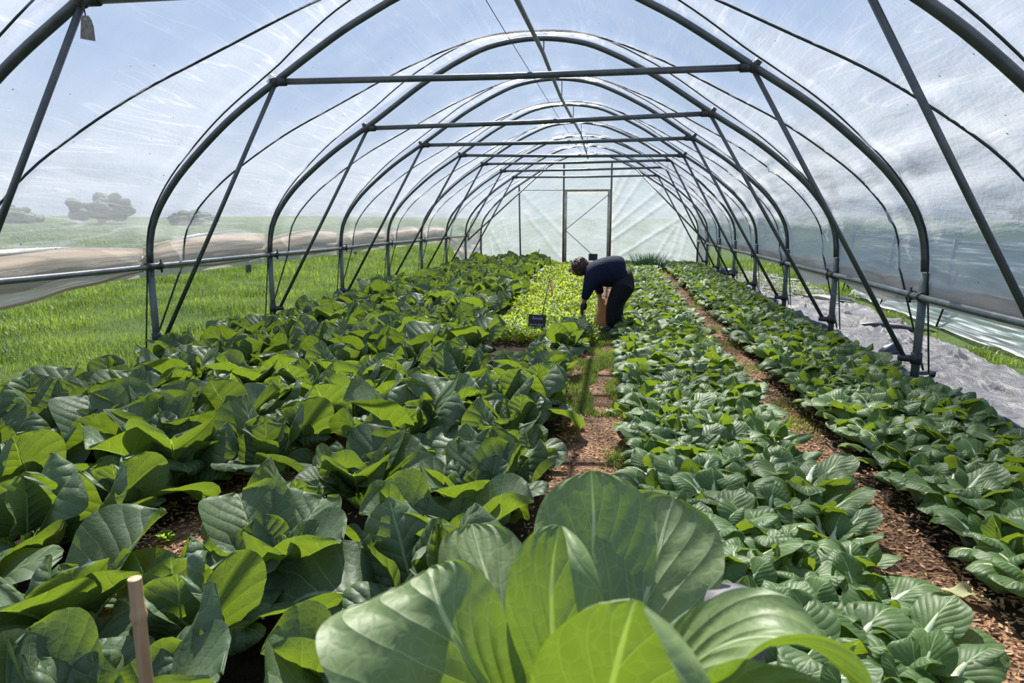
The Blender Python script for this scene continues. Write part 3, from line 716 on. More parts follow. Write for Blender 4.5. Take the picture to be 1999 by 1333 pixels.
for kind, fn, nv in (('collard', collard_leaf_params, 13), ('pak', pak_leaf_params, 9)):
    for ring in (0, .5, 1):
        LEAVES[kind].append([leaf_meshes(kind, fn(RL, ring), 14 if kind == 'collard' else 10, 12 if kind == 'collard' else 8) for _ in range(nv)])
def plant_layout(kind, seed):
    r = random.Random(seed); n = r.randint(12, 14) if kind == 'collard' else r.randint(14, 16); out = []; a0 = r.uniform(0, 6.28)
    for i in range(n):
        g = i/(n-1); ring = 0 if g < .42 else (1 if g < .8 else 2)
        out.append((ring, r.randrange(len(LEAVES[kind][ring])), a0+i*2.399+r.uniform(-.2, .2), r.uniform(-.14, .14), r.uniform(.85, 1.12)))
    return out
NAMES = {'collard': ('collard_plant', 'collard'), 'pak': ('pak_choi', 'pak choi')}
def plant_with_parts(kind, seed, loc, rz, sc):
    root = empty(NAMES[kind][0], loc, rz); root.scale = (sc, sc, sc)
    for ring, idx, az, tilt, s_ in plant_layout(kind, seed):
        me, sm = LEAVES[kind][ring][idx]
        lf = link('leaf', me, root); lf.rotation_euler = (tilt, tilt*.5, az); lf.scale = (s_,)*3; lf.location = (.012*math.cos(az), .012*math.sin(az), .0)
        st = link('stalk', sm, lf)
    return root
def copy_tree(o, parent=None):
    c = o.copy(); C.objects.link(c); c.parent = parent
    for ch in KIDS[o]:
        d = ch.copy(); C.objects.link(d); d.parent = c
        for g in KIDS[ch]: q = g.copy(); C.objects.link(q); q.parent = d
    return c
KIDS = {}
def register(root):
    chs = list(root.children); KIDS[root] = chs
    for ch in chs:
        KIDS[ch] = list(ch.children)
def joined_mesh(kind, seed, ns, ntv, name):
    """a whole distant plant as one mesh"""
    r = random.Random(seed+500); fn = collard_leaf_params if kind == 'collard' else pak_leaf_params; mb = MB(); n = 12 if kind == 'collard' else 14; a0 = r.uniform(0, 6)
    for i in range(n):
        g = i/(n-1); ring = 0 if g < .42 else (.5 if g < .8 else 1)
        P, uv, pts, rad = leaf_arrays(ns=ns, ntv=ntv, **fn(r, ring)); az = a0+2.399*i; R = np.array([[math.cos(az), -math.sin(az), 0], [math.sin(az), math.cos(az), 0], [0, 0, 1]])
        mb.grid(P @ R.T, uv, 0); q = MB().tube(pts[::2], rad[::2], 5, flat=.5 if kind == 'pak' else 1)
        mb.add(q.v[0] @ R.T, q.f, q.uv[0], 1)
    return mb, mb.mesh(name, [M[kind], M['stalk_white' if kind == 'pak' else 'stalk_green']])

# ---- collards on the left
PR = random.Random(11)
CP = []
ROWN = ['in the row beside the grass', 'in the second row from the grass', 'in the third row from the grass', 'in the fourth row from the grass', 'in the fifth row from the grass', 'in the row left of the drip hose', 'in the row along the central path']
rows = [(-3.80, 2.1, 20.3), (-3.27, 1.8, 20.4), (-2.76, 1.55, 20.4), (-2.25, 1.30, 20.4), (-1.76, 3.15, 8.4), (-1.24, 1.25, 6.3), (-.58, 1.55, 6.75)]
extra = [(-2.28, 0)]
for ri, (x0, ya, yb) in enumerate(rows):
    y = ya+PR.uniform(0, .1)
    while y < yb:
        x = x0+PR.uniform(-.07, .07)
        if ri >= 2 and y > 8.6: x -= .0
        CP.append((ri, x, y, PR.uniform(0, 6.28), PR.uniform(.95, 1.22)))
        y += PR.uniform(.36, .45)
far_mid = []
y = 8.9
while y < 20.3:
    CP.append((7, -1.80-.045*(y-8.9), y, PR.uniform(0, 6.28), PR.uniform(1., 1.25))); y += PR.uniform(.45, .55)
ROWN.append('in the short far row beside the rocket bed')
CP += [(5, -1.72, 1.80, 1., 1.0), (5, -1.62, 1.36, 2., .95), (5, -1.42, 6.5, .5, 1.), (5, -1.47, 6.95, 2.5, 1.05), (6, -.49, 6.95, 1.1, .95), (6, -.47, 7.35, 3.9, .80)]
CP.sort(key=lambda q: (q[0], q[2]))
protoC = [plant_with_parts('collard', 100+k, (0, 0, 0), 0, 1) for k in range(6)]
for q in protoC: register(q)
usedC = [False]*6
farC = [joined_mesh('collard', k, 8, 6, 'collard_plant')[1] for k in range(4)]
cnt = {}
looks = ['broad-leaved blue-green', 'large dark green', 'leafy backlit green']
for (ri, x, y, rz, sc) in CP:
    vis = in_frame(x, y, .25, 170)
    if not vis or (abs(x+.93) < .42 and y > 5.9): continue
    cnt[ri] = cnt.get(ri, 0)+1
    k = PR.randrange(6)
    if y < 11.5:
        if not usedC[k]: root = protoC[k]; usedC[k] = True
        else: root = copy_tree(protoC[k])
    else:
        root = link('collard_plant', farC[PR.randrange(4)]); sc *= 1.05
    root.location = (x, y, ground_z(x, y)); root.rotation_euler = (0, 0, rz); root.scale = (sc, sc, sc*PR.uniform(.92, 1.08))
    n = cnt.get(ri, 0)
    lab = '%s collard from the camera %s' % (ordinal(max(1, n)), ROWN[ri]) if vis else 'unseen collard %s' % ROWN[ri]
    tag(root, lab, 'collard', 'collards planted in rows on the left')

# ---- pak choi on the right
PP = []
ROWP = ['in the row edging the central path', 'in the second row right of the central path', 'in the third row right of the central path', 'along the narrow path\'s left edge',
        'along the narrow path\'s right edge', 'in the second row right of the narrow path', 'in the third row right of the narrow path', 'in the row beside the black ground sheet']
for ri, x0 in enumerate([.24, .44, .64, .84, 1.50, 1.71, 1.93, 2.16]):
    y = (1.65 if ri < 4 else 1.72)+.11*(ri % 2)+PR.uniform(0, .05)
    while y < 20.4:
        sh = -.012*max(0, y-4)*(1-ri/3) if ri < 4 else 0
        if y < 3.3 and ri == 3: sh += .02
        PP.append((ri, x0+sh+PR.uniform(-.03, .03), y, PR.uniform(0, 6.28), PR.uniform(1.0, 1.28))); y += PR.uniform(.215, .255)
def dens(q): return q[2]
vis = [q for q in PP if in_frame(q[1], q[2], .15, 110)]
vis.sort(key=dens); near = set(id(q) for q in vis[:300]); 
protoP = [plant_with_parts('pak', 300+k, (0, 0, 0), 0, 1) for k in range(6)]
for q in protoP: register(q)
usedP = [False]*6
fj = [joined_mesh('pak', k, 6, 4, 'pak_choi') for k in range(5)]
mj = [joined_mesh('pak', 20+k, 8, 6, 'pak_choi')[1] for k in range(5)]
cnt = {}; farV = []; farF = []; farUV = []; farMI = []; nf = 0; done = 0
PP.sort(key=lambda q: (q[0], q[2]))
stuff = MB()
for q in PP:
    ri, x, y, rz, sc = q
    if id(q) in near:
        cnt[ri] = cnt.get(ri, 0)+1
        if y < 5.6:
            k = PR.randrange(6)
            if not usedP[k]: root = protoP[k]; usedP[k] = True
            else: root = copy_tree(protoP[k])
        else: root = link('pak_choi', mj[PR.randrange(5)])
        root.location = (x, y, ground_z(x, y)+.004); root.rotation_euler = (0, 0, rz); root.scale = (sc,)*3
        tag(root, '%s pak choi from the camera %s' % (ordinal(cnt[ri]), ROWP[ri]), 'pak choi', 'pak choi planted in rows on the right')
    elif y > 5:
        mb = fj[PR.randrange(5)][0]; V = np.concatenate(mb.v)*sc; c, s_ = math.cos(rz), math.sin(rz)
        V = np.stack([V[:, 0]*c-V[:, 1]*s_+x, V[:, 0]*s_+V[:, 1]*c+y, V[:, 2]], 1)
        farV.append(V); farF += [tuple(i+nf for i in f) for f in mb.f]; farUV.append(np.concatenate(mb.uv)); farMI += mb.mi; nf += len(V)
far = MB(); far.v = farV; far.f = farF; far.uv = farUV; far.mi = farMI; far.n = nf
o = far.build('pak_choi', [M['pak'], M['stalk_white']]); tag(o, 'far ends of both pak choi beds, small plants running to the end wall', 'pak choi', kind='stuff')

# chives near the end wall
V = MB(); r = random.Random(3)
for _ in range(260):
    x, y = r.gauss(0, .17), r.gauss(0, .12); h = r.uniform(.3, .52); dx, dy = x*.5+r.gauss(0, .04), y*.4+r.gauss(0, .03)
    V.tube([(x, y, 0), (x+dx*.3, y+dy*.3, h*.5), (x+dx, y+dy, h)], [.006, .006, .002], 4)
o = V.build('chive_clump', M['chive']); o.location = (.83, 18.9, 0); tag(o, 'tall dark green clump of chives behind the person', 'chives')

# low weeds, seedlings
def small_weed(name, loc, n, L, label, mat='weed', seed=1, up=.6):
    r = random.Random(seed); mb = MB()
    for i in range(n):
        P, uv, pts, rad = leaf_arrays(L=L*r.uniform(.7, 1.2), Wd=L*.3, th0=r.uniform(up-.3, up+.5), kap=r.uniform(.2, .9), fold=.2, roll=0, wave=.004, seed=r.randint(0, 999), ns=6, ntv=4, pet=L*.5, petw=.0015, base_w=.1)
        az = i*2.4; R = np.array([[math.cos(az), -math.sin(az), 0], [math.sin(az), math.cos(az), 0], [0, 0, 1]]); mb.grid(P @ R.T+np.array([0, 0, r.uniform(0, L*.5)]), uv); mb.tube([tuple(np.array(p) @ R.T) for p in pts[:6]], rad[:6], 4)
    o = mb.build(name, M[mat]); o.location = loc; tag(o, label, 'weed'); return o
small_weed('broad_leaf_weed', (-4.05, 4.75, .0), 9, .15, 'yellow-green broad-leaved weed at the edge of the lawn', seed=4, up=.9)
small_weed('seedling', (-1.86, 2.45, .01), 14, .035, 'small weed seedlings on the chips among the left collards', seed=5)
small_weed('seedling', (-1.72, 2.55, .01), 12, .03, 'second patch of weed seedlings, nearer the big collards on the chips', seed=6)
small_weed('leafy_weed', (-2.6, 19.9, .0), 10, .16, 'small green weed at the foot of the end wall', seed=8, up=1.0)
o = MB().tube([(-2.35, 20.6, 0), (-2.36, 20.6, .42), (-2.33, 20.6, .52)], .012, 6).build('thin_stake', M['cord']); tag(o, 'thin dark stake standing before the end wall left of the door', 'stake')
# fallen wilted leaves on the narrow path
for k, (x, y, rz, s_, lb) in enumerate([(1.34, 2.42, 2.6, 1, 'pale wilted leaf lying on the chips of the narrow path'), (.10, 3.35, 1.0, .8, 'dry yellowish leaf on the central path near the pak choi'), (1.52, 2.1, 3.6, 1.2, 'yellowing crumpled leaf at the right edge of the narrow path'), (.02, 4.62, 2.2, .8, 'dry leaf on the central path below the tall pak choi')]):
    P, uv, pts, rad = leaf_arrays(L=.12*s_, Wd=.045*s_, th0=.12, kap=.3, fold=.15, roll=.6, wave=.012, seed=k, ns=10, ntv=8, pet=.05, petw=.003, base_w=.3)
    mb = MB(); mb.grid(P, uv); mb.tube(pts[:7], rad[:7], 5); o = mb.build('fallen_leaf', M['spent']); o.location = (x, y, .035); o.rotation_euler = (0, 0, rz); tag(o, lb, 'fallen leaf')

# drip hoses
def hose(pts, label, r_=.007):
    P = [Vector(p) for p in pts]; out = []
    for i in range(len(P)-1):
        a, b, c, d = P[max(0, i-1)], P[i], P[i+1], P[min(len(P)-1, i+2)]
        for t in np.linspace(0, 1, 8, endpoint=False): out.append(tuple(.5*((2*b)+(c-a)*t+(2*a-5*b+4*c-d)*t*t+(3*b-a-3*c+d)*t**3)))
    out.append(tuple(P[-1])); o = MB().tube(out, r_, 6).build('drip_hose', M['hose']); tag(o, label, 'hose'); return o
hose([(-.90, 1.9, .012), (-.88, 2.43, .03), (-.90, 2.82, .015), (-.84, 3.13, .03), (-.86, 3.5, .012), (-.83, 4.5, .012), (-.87, 6, .012)], 'thin black drip hose on the soil between the two central collard rows')

# ------------------------------------------------------------------ right: ground sheet, neighbour tunnel
def sheet_z(x, y):
    r1 = abs(nz(x*1.6+.6*nz(x*2, y*2), y*1.0, 1)); r2 = abs(nz(x*4, y*2.4, 5)); r3 = .6*nz(x*9, y*7, 2)+.5*abs(nz(x*15, y*8, 4))
    z = .012+.12*max(0, .20-r1)/.20*.5+.06*max(0, .18-r2)/.18*.5+.012*r3
    if 8.5 < y < 13.5: z += .07*max(0, nz(x*3.2, y*1.9, 6))*math.sin(PI*(y-8.5)/5)
    if 6.2 < y < 7.6 and x > 2.6: z += .05*max(0, nz(x*5, y*3, 8))
    return z+.015*min(1, (x-2.35))
def ground_sheet():
    ny, nx = 420, 70; P = np.zeros((ny, nx, 3))
    for i in range(ny):
        y = 1.6+17.3*i/(ny-1); xl = 2.44+.03*math.sin(y*2)+.02*nz(y*3, 1); xr = 3.52+.045*(y-6)+.08*nz(y*.8, 3)+(0 if y < 13.5 else -.25*(y-13.5)*.3)
        if y > 13.5: xr += .25*math.sin((y-13.5)*.8)
        for j in range(nx):
            x = xl+(max(xr, xl+.3)-xl)*j/(nx-1); P[i, j] = (x, y, max(.008, sheet_z(x, y))*(1 if 2 < j < nx-3 else .6))
    mb = MB(); mb.grid(P[:, ::-1]); o = mb.build('ground_sheet', M['sheet']); tag(o, 'crumpled silvery-black woven ground sheet along the right side', 'ground sheet')
    for (pts, r_) in (([(2.75, 18.6, .05), (3.3, 17.6, .06), (3.7, 16.2, .05), (4.3, 15.2, .05)], .06),):
        e_ = MB().tube([tuple(p) for p in pts], r_, 8, flat=.6); e_.build('rolled_edge', M['sheet_black'], o)
ground_sheet()
def sheet_fold(pts, w, label, h=.07):
    """a turned-over flap of the sheet showing its black side"""
    P = np.zeros((len(pts)*6, 10, 3)); n = len(P)
    q = np.array(pts, float); s = np.linspace(0, len(pts)-1, n)
    for i in range(n):
        c = np.array([np.interp(s[i], range(len(pts)), q[:, k]) for k in range(3)]); e_ = math.sin(PI*i/(n-1))**.5
        for j in range(10):
            u = j/9; P[i, j] = c+np.array([0, -w*u*e_, h*e_*math.sin(PI*u)**.8+.015*nz(i*.3, u*3)+.02])
    o = MB().grid(P).build('sheet_fold', M['sheet_black']); tag(o, label, 'sheet fold', 'black folds of the ground sheet')
sheet_fold([(3.15, 12.6, .02), (3.5, 12.2, .03), (3.9, 12.0, .03)], .4, 'turned-over black fold of the ground sheet shaped like a tongue', .09)
sheet_fold([(2.62, 7.25, .03), (2.85, 7.45, .05), (2.95, 7.9, .04)], .22, 'short black fold of the sheet beside the second right leg', .10)
sheet_fold([(2.95, 9.1, .03), (3.3, 9.0, .04), (3.75, 8.6, .03)], .12, 'narrow black fold across the middle of the sheet', .06)
sheet_fold([(2.5, 6.25, .02), (2.7, 6.3, .02), (2.95, 6.35, .02)], .06, 'thin black slit fold near the closest right leg', .03)
o = MB().sphere((2.55, 17.4, .10), (.16, .22, .12), 10, 7).sphere((2.8, 17.8, .08), (.2, .15, .1), 10, 7).build('sheet_bundle', M['sheet_black']); tag(o, 'rolled black bundle of sheet at the far end of the right side', 'sheet bundle')
hose([(2.8, 13.9, .06), (3.1, 12.9, .07), (3.35, 12.1, .07), (3.75, 11.6, .06)], 'thin black cord lying over the far part of the sheet', .012)
hose([(2.6, 13.6, .06), (2.95, 12.6, .07), (3.2, 11.9, .07), (3.6, 11.3, .06)], 'second black cord lying on the sheet, nearer the camera', .010)

# neighbour tunnel : its left side only stands in view
NX = 7.10
def neighbour():
    root = empty('neighbour_tunnel_frame', (NX, 2.6, 0)); tag(root, 'legs and rail of the neighbouring tunnel outside the right rail', 'tunnel frame')
    for k in range(6):
        y = k*2.2+.1; dx = .045*(k*2.2-2)
        MB().tube([(-3.20+dx, y, -.03), (-3.19+dx, y, .6), (-3.17+dx, y, 1.12)], .026, 8).build('leg', M['steel_post'], root)
        MB().tube([(-3.3+dx, y-.03, .03), (-3.25+dx, y-.32, .75)], .012, 6).build('anchor_rope', M['rope'], root)
    MB().tube([(-3.14+.045*(k*2.2-2), k*2.2+.1, 1.08) for k in range(6)], .024, 8).build('rail', M['rail'], root)
    # film of the neighbour: draped down its near side to the ground
    ny, na = 150, 90; A = smooth_profile(PROF, 240)[:31]; N_ = arch_normals(A); P = np.zeros((ny, na, 3)); milk = np.zeros((ny, na)); dust = np.zeros((ny, na))
    for i in range(ny):
        y = 1.2+11.9*i/(ny-1); dx = .045*(y-4)
        for j in range(na):
            x = A[int(j*30/(na-1))][0]; z = 1.2*j/(na-1); off = .04+.035*nz(j*.13, y*.9)+.02*nz(j*.5, y*2.2); lo = max(0, 1-z/.5)
            x_ = x*.97-off-.16*lo**2*(.7+.5*nz(y*1.1, 2)); P[i, j] = (NX+x_+dx, y, max(.03+.05*abs(nz(y*1.5, 4)), z*.93+.04*N_[j if j < len(N_) else -1, 1]))
            milk[i, j] = max(-.1, .55+.3*nz(j*.1, y)+.3*lo-.8*max(0, z-.6)); dust[i, j] = .65*max(0, 1-z/.25)
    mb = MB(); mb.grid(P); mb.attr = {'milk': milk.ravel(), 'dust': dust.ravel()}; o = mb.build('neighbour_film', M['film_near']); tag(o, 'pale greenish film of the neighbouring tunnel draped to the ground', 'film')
neighbour()

# ------------------------------------------------------------------ outside left: posts, hedge and trees
for k, (x, y, h, lb) in enumerate([(-9.5, 16.6, .42, 'short grey wooden post standing in the lawn, nearer one'), (-10.2, 25.8, .5, 'short grey wooden post far out in the lawn, farther one')]):
    o = MB().tube([(0, 0, -.05), (.01, 0, h*.6), (.0, 0, h)], [.07, .068, .06], 10).build('fence_post', M['post_wood']); o.location = (x, y, turf_z(x, y)); tag(o, lb, 'post', 'posts in the lawn')
def tree(x, y, w, h, label, seed):
    r = random.Random(seed); root = empty('tree', (x, y, turf_z(x, y)-.2)); tag(root, label, 'tree', 'trees beyond the lawn')
    MB().tube([(0, 0, 0), (.1, 0, h*.5)], [w*.06, w*.04], 8).build('trunk', M['post_wood'], root); V = MB()
    for i in range(40):
        a_ = r.uniform(0, 6.28); q_ = r.random()**.5; V.sphere((math.cos(a_)*w*.42*q_, math.sin(a_)*w*.42*q_, h*(.22+.68*r.random()*(1-q_*.5))), (w*r.uniform(.07, .14), w*r.uniform(.07, .14), h*r.uniform(.10, .17)), 9, 6)
    q = np.concatenate(V.v); d = np.array([nz(a*1.7, b*1.7, c*1.7) for a, b, c in q]); q = q*(1+.12*d[:, None]); V.v = [q]; V.build('crown', M['tree'], root)
tree(-50, 61, 6, 3.6, 'dark tree showing through the film on the left', 1)
tree(-57, 58, 6, 2.0, 'lower tree left of the dark tree beyond the lawn', 2)
tree(-42, 64, 5, 1.8, 'small tree right of the dark tree beyond the lawn', 3)
tree(38, 66, 8, 2.6, 'tree beyond the neighbouring tunnel', 4)

# ------------------------------------------------------------------ person bending over
def skin_mesh(name, verts, edges, radii, mat, parent, sub=2, root_i=0, loc=None):
    me = bpy.data.meshes.new(name); me.from_pydata([tuple(v) for v in verts], edges, []); o = bpy.data.objects.new(name, me); C.objects.link(o)
    md = o.modifiers.new('skin', 'SKIN'); md.use_smooth_shade = True
    for i, r_ in enumerate(radii):
        sv = me.skin_vertices[0].data[i]; sv.radius = r_ if hasattr(r_, '__len__') else (r_, r_); sv.use_root = (i == root_i)
    sb = o.modifiers.new('sub', 'SUBSURF'); sb.levels = sub; sb.render_levels = sub
    dg = bpy.context.evaluated_depsgraph_get(); dg.update(); ev = o.evaluated_get(dg); m2 = bpy.data.meshes.new_from_object(ev); m2.name = name
    bpy.data.objects.remove(o); bpy.data.meshes.remove(me); m2.materials.clear(); m2.materials.append(mat)
    for p_ in m2.polygons: p_.use_smooth = True
    o = link(name, m2, parent); return o
def chain(spec):
    """spec: {name: (co, r, parent)} -> verts, edges, radii"""
    names = list(spec); V = [spec[n][0] for n in names]; Rr = [spec[n][1] for n in names]
    E = [(names.index(spec[n][2]), i) for i, n in enumerate(names) if spec[n][2]]; return V, E, Rr
PY = 8.4
def person():
    root = empty('person', (-.10, PY, 0)); tag(root, 'person in navy jumper and black trousers bending over the salad, holding a paper bag', 'person')
    X = lambda x: x+.10
    ys = .10     # half distance between the two hips / shoulders (camera side = -y)
    S = {'pelvis': ((X(.08), 0, .74), .155, None), 'waist': ((X(-.04), 0, .80), .145, 'pelvis'), 'chest': ((X(-.20), 0, .775), .15, 'waist'), 'neckb': ((X(-.33), 0, .76), .075, 'chest'),
         'neck': ((X(-.385), 0, .765), .055, 'neckb'), 'skull': ((X(-.46), 0, .785), .088, 'neck'), 'face': ((X(-.505), 0, .745), .078, 'skull'), 'jaw': ((X(-.50), 0, .69), .05, 'face')}
    for sg, nm in ((-1, 'a'), (1, 'b')):
        y = sg*.17; hx, hz = ((-.395, .37) if sg < 0 else (-.205, .40)); ex, ez = ((-.35, .52) if sg < 0 else (-.24, .56))
        S['sh'+nm] = ((X(-.30), y*.9, .72), .062, 'chest'); S['el'+nm] = ((X(ex), y*1.15, ez), .045, 'sh'+nm); S['wr'+nm] = ((X(hx), y*.9, hz), .026, 'el'+nm); S['pa'+nm] = ((X(hx-.012), y*.85, hz-.05), (.022, .036), 'wr'+nm)
        S['hip'+nm] = ((X(.04), sg*ys, .66), .10, 'pelvis'); S['kn'+nm] = ((X(-.035+(0.03 if sg > 0 else 0)), sg*ys*1.05, .40), .065, 'hip'+nm); S['an'+nm] = ((X(-.05+(.07 if sg > 0 else 0)), sg*ys*1.1, .08), .042, 'kn'+nm)
        S['to'+nm] = ((X(-.17+(.07 if sg > 0 else 0)), sg*ys*1.2, .035), .032, 'an'+nm)
        for f, (dy, ln, cx_) in enumerate([(-.026, .052, .012), (-.009, .060, .004), (.009, .056, .004), (.026, .044, .012)]):
            b = (X(hx-.02), y*.85+dy, hz-.085)
            S['f%d%s' % (f, nm)] = (b, .0085, 'pa'+nm); S['g%d%s' % (f, nm)] = ((b[0]+cx_*.3, b[1], b[2]-ln*.55), .0078, 'f%d%s' % (f, nm)); S['h%d%s' % (f, nm)] = ((b[0]+cx_+.014, b[1]-dy*.1, b[2]-ln), .0065, 'g%d%s' % (f, nm))
        S['t0'+nm] = ((X(hx-.012), y*.85+sg*-.04, hz-.055), .010, 'pa'+nm); S['t1'+nm] = ((X(hx-.02), y*.85+sg*-.05, hz-.09), .008, 't0'+nm)
    S = {k: (c, (tuple(x*.72 for x in q) if hasattr(q, '__len__') else (q*.72 if q > .045 and k not in ('skull', 'face', 'jaw', 'neck') else q)), p_) for k, (c, q, p_) in S.items()}
    V, E, Rr = chain(S); body = skin_mesh('body', V, E, Rr, M['skin'], root, 2, 0)
    # face details grown on the head
    fx = X(-.578); MB().tube([(fx+.02, 0, .775), (fx-.012, 0, .745), (fx+.012, 0, .735)], [.010, .014, .009], 8).build('nose', M['skin'], root)
    for sg in (-1, 1):
        MB().sphere((X(-.572), sg*.030, .775), .010, 8, 6).build('eye', M['chalk'], root)
        MB().sphere((X(-.455), sg*.086, .755), (.020, .010, .028), 8, 6).build('ear', M['skin'], root)
    MB().tube([(X(-.556), -.022, .708), (X(-.570), 0, .706), (X(-.556), .022, .708)], .006, 6).build('mouth', M['jumper'], root)
    # curly hair
    hm = MB(); r = random.Random(9)
    for i in range(150):
        a = r.uniform(0, 2*PI); b = r.uniform(-.25, 1)
        c = Vector((X(-.452)+.092*math.sqrt(max(0, 1-b*b))*math.cos(a), .098*math.sqrt(max(0, 1-b*b))*math.sin(a), .795+.105*b))
        if c.x < X(-.53) and c.z < .80: continue
        q = r.uniform(.016, .026); hm.sphere(tuple(c), (q, q, q*.9), 7, 5)
    hm.sphere((X(-.450), 0, .80), (.108, .11, .115), 18, 12); hm.build('hair', M['hair'], root)
    # jumper
    S2 = {'hem': ((X(.11), 0, .735), (.205, .21), None), 'waist': ((X(-.03), 0, .755), (.215, .21), 'hem'), 'mid': ((X(-.13), 0, .725), (.215, .21), 'waist'), 'chest': ((X(-.23), 0, .725), (.18, .21), 'mid'), 'nk': ((X(-.35), 0, .755), (.10, .11), 'chest')}
    for sg, nm in ((-1, 'a'), (1, 'b')):
        y = sg*.17; hx, hz = ((-.395, .37) if sg < 0 else (-.205, .40)); ex, ez = ((-.35, .52) if sg < 0 else (-.24, .56))
        S2['sh'+nm] = ((X(-.28), y*.9, .69), .125, 'chest'); S2['up'+nm] = ((X((ex-.29)/2), y*1.05, .61), .092, 'sh'+nm); S2['el'+nm] = ((X(ex), y*1.15, ez), .066, 'up'+nm)
        S2['cu'+nm] = ((X(hx+.01), y*.93, hz+.045), .046, 'el'+nm)
    V, E, Rr = chain(S2); skin_mesh('jumper', V, E, Rr, M['jumper'], root, 2, 0)
    S3 = {'seat': ((X(.125), 0, .675), (.185, .20), None), 'top': ((X(.06), 0, .76), (.19, .18), 'seat')}
    for sg, nm in ((-1, 'a'), (1, 'b')):
        o_ = .03 if sg > 0 else 0
        S3['hp'+nm] = ((X(.075), sg*.095, .57), .15, 'seat'); S3['th'+nm] = ((X(.02+o_), sg*.10, .46), .122, 'hp'+nm); S3['kn'+nm] = ((X(-.04+o_), sg*.105, .34), .098, 'th'+nm); S3['an'+nm] = ((X(-.05+o_*2.2), sg*.11, 0.06), .078, 'kn'+nm)
    V, E, Rr = chain(S3); skin_mesh('trousers', V, E, Rr, M['trouser'], root, 2, 0)
    for sg in (-1, 1):
        o_ = .07 if sg > 0 else 0
        skin_mesh('boot', [(X(-.02+o_), sg*.11, .05), (X(-.06+o_), sg*.115, .05), (X(-.13+o_), sg*.12, .045), (X(-.19+o_), sg*.125, .035)], [(0, 1), (1, 2), (2, 3)], [.048, .052, .046, .034], M['boot'], root, 2, 1)
    # dark glove on the picking hand
    S4 = {'c': ((X(-.385), -.152, .40), .045, None), 'p': ((X(-.405), -.146, .33), (.045, .055), 'c')}
    for f, (dy, ln) in enumerate([(-.034, .065), (-.012, .08), (.012, .078), (.034, .06)]):
        S4['f%d' % f] = ((X(-.415), -.146+dy, .285), .016, 'p'); S4['g%d' % f] = ((X(-.405), -.146+dy*1.1, .285-ln), .013, 'f%d' % f)
    S4['t'] = ((X(-.36), -.13, .30), .015, 'p')
    V, E, Rr = chain(S4); skin_mesh('glove', V, E, Rr, M['glove'], root, 2, 0)
    return root
person()
# paper bag held below the far hand
def paper_bag():
    n = 14; ring = 28; P = np.zeros((n, ring, 3)); r = random.Random(2)
    for i in range(n):
        t = i/(n-1); z = .06+.34*t; w = .085*(1-.28*t); d = .055*(1-.55*t)
        for k in range(ring):
            a = 2*PI*k/(ring-1); ca, sa = math.cos(a), math.sin(a); e_ = (abs(ca)**4+abs(sa)**4)**-.25
            P[i, k] = (w*ca*e_+.008*nz(k*.7, t*5), d*sa*e_+.008*nz(k*.9, t*4, 3), z+.01*nz(k*.8, 2) if i == n-1 else z)
    mb = MB(); mb.grid(P[:, ::-1]); mb.box((0, 0, .062), (.15, .09, .006)); o = mb.build('paper_bag', M['paper']); o.location = (-.175, PY+.11, -.0); o.rotation_euler = (0, .06, .2)
    tag(o, 'tall brown paper bag hanging from the bending person\'s hand', 'paper bag')
paper_bag()

# ------------------------------------------------------------------ signs and stakes
def text_part(txt, size, loc, parent, mat, shear=.15, name='lettering'):
    cu = bpy.data.curves.new(name, 'FONT'); cu.body = txt; cu.size = size; cu.shear = shear; cu.extrude = .0006; cu.offset = .0003
    t = bpy.data.objects.new(name, cu); C.objects.link(t); dg = bpy.context.evaluated_depsgraph_get(); dg.update()
    me = bpy.data.meshes.new_from_object(t.evaluated_get(dg)); bpy.data.objects.remove(t); me.materials.clear(); me.materials.append(mat)
    o = link(name, me, parent); o.location = loc; o.rotation_euler = (PI/2, 0, 0); return o
def chalkboard(loc, w, h, rz, tilt, label, lines):
    root = empty('chalkboard_sign', loc, rz); root.rotation_euler = (-.12, tilt, rz); tag(root, label, 'sign')
    b = MB(); b.box((0, 0, .10+h/2), (w, .012, h)); b.build('board', M['slate'], root, smooth=False)
    MB().tube([(0, .02, -.05), (0, .012, .12+h*.5)], .008, 6).build('spike', M['cord'], root)
    for (t, s_, x, z) in lines: text_part(t, s_, (x, -.008, z), root, M['chalk'])
chalkboard((-.935, 7.9, -.06), .205, .225, .05, .06, 'small dark chalkboard sign with white handwriting, standing among the collards', [('Rucola', .045, -.06, .27), ('oog de blaad', .032, -.092, .20), ('niet boven 2x', .028, -.092, .155)])
chalkboard((-.72, 20.3, .10), .26, .20, 0, 0, 'black board standing at the door behind the person', [])
root = empty('marker_stick', (-.89, 8.0, 0)); tag(root, 'thin stick with a brown paper leaf hanging from its tip, behind the chalkboard', 'stick')
MB().tube([(0, 0, -.02), (.03, 0, .3), (.105, 0, .68)], [.006, .006, .005], 6).build('stick', M['cord'], root)
P, uv, pts, rad = leaf_arrays(L=.20, Wd=.058, th0=-1.25, kap=.25, fold=.3, roll=.3, wave=.006, seed=3, ns=10, ntv=8, pet=.01, petw=.003, base_w=.35, shape=.45)
mb = MB(); mb.grid(P, uv); o = mb.build('paper_leaf', M['paper'], root); o.location = (.10, -.005, .685); o.rotation_euler = (0, 0, .3)
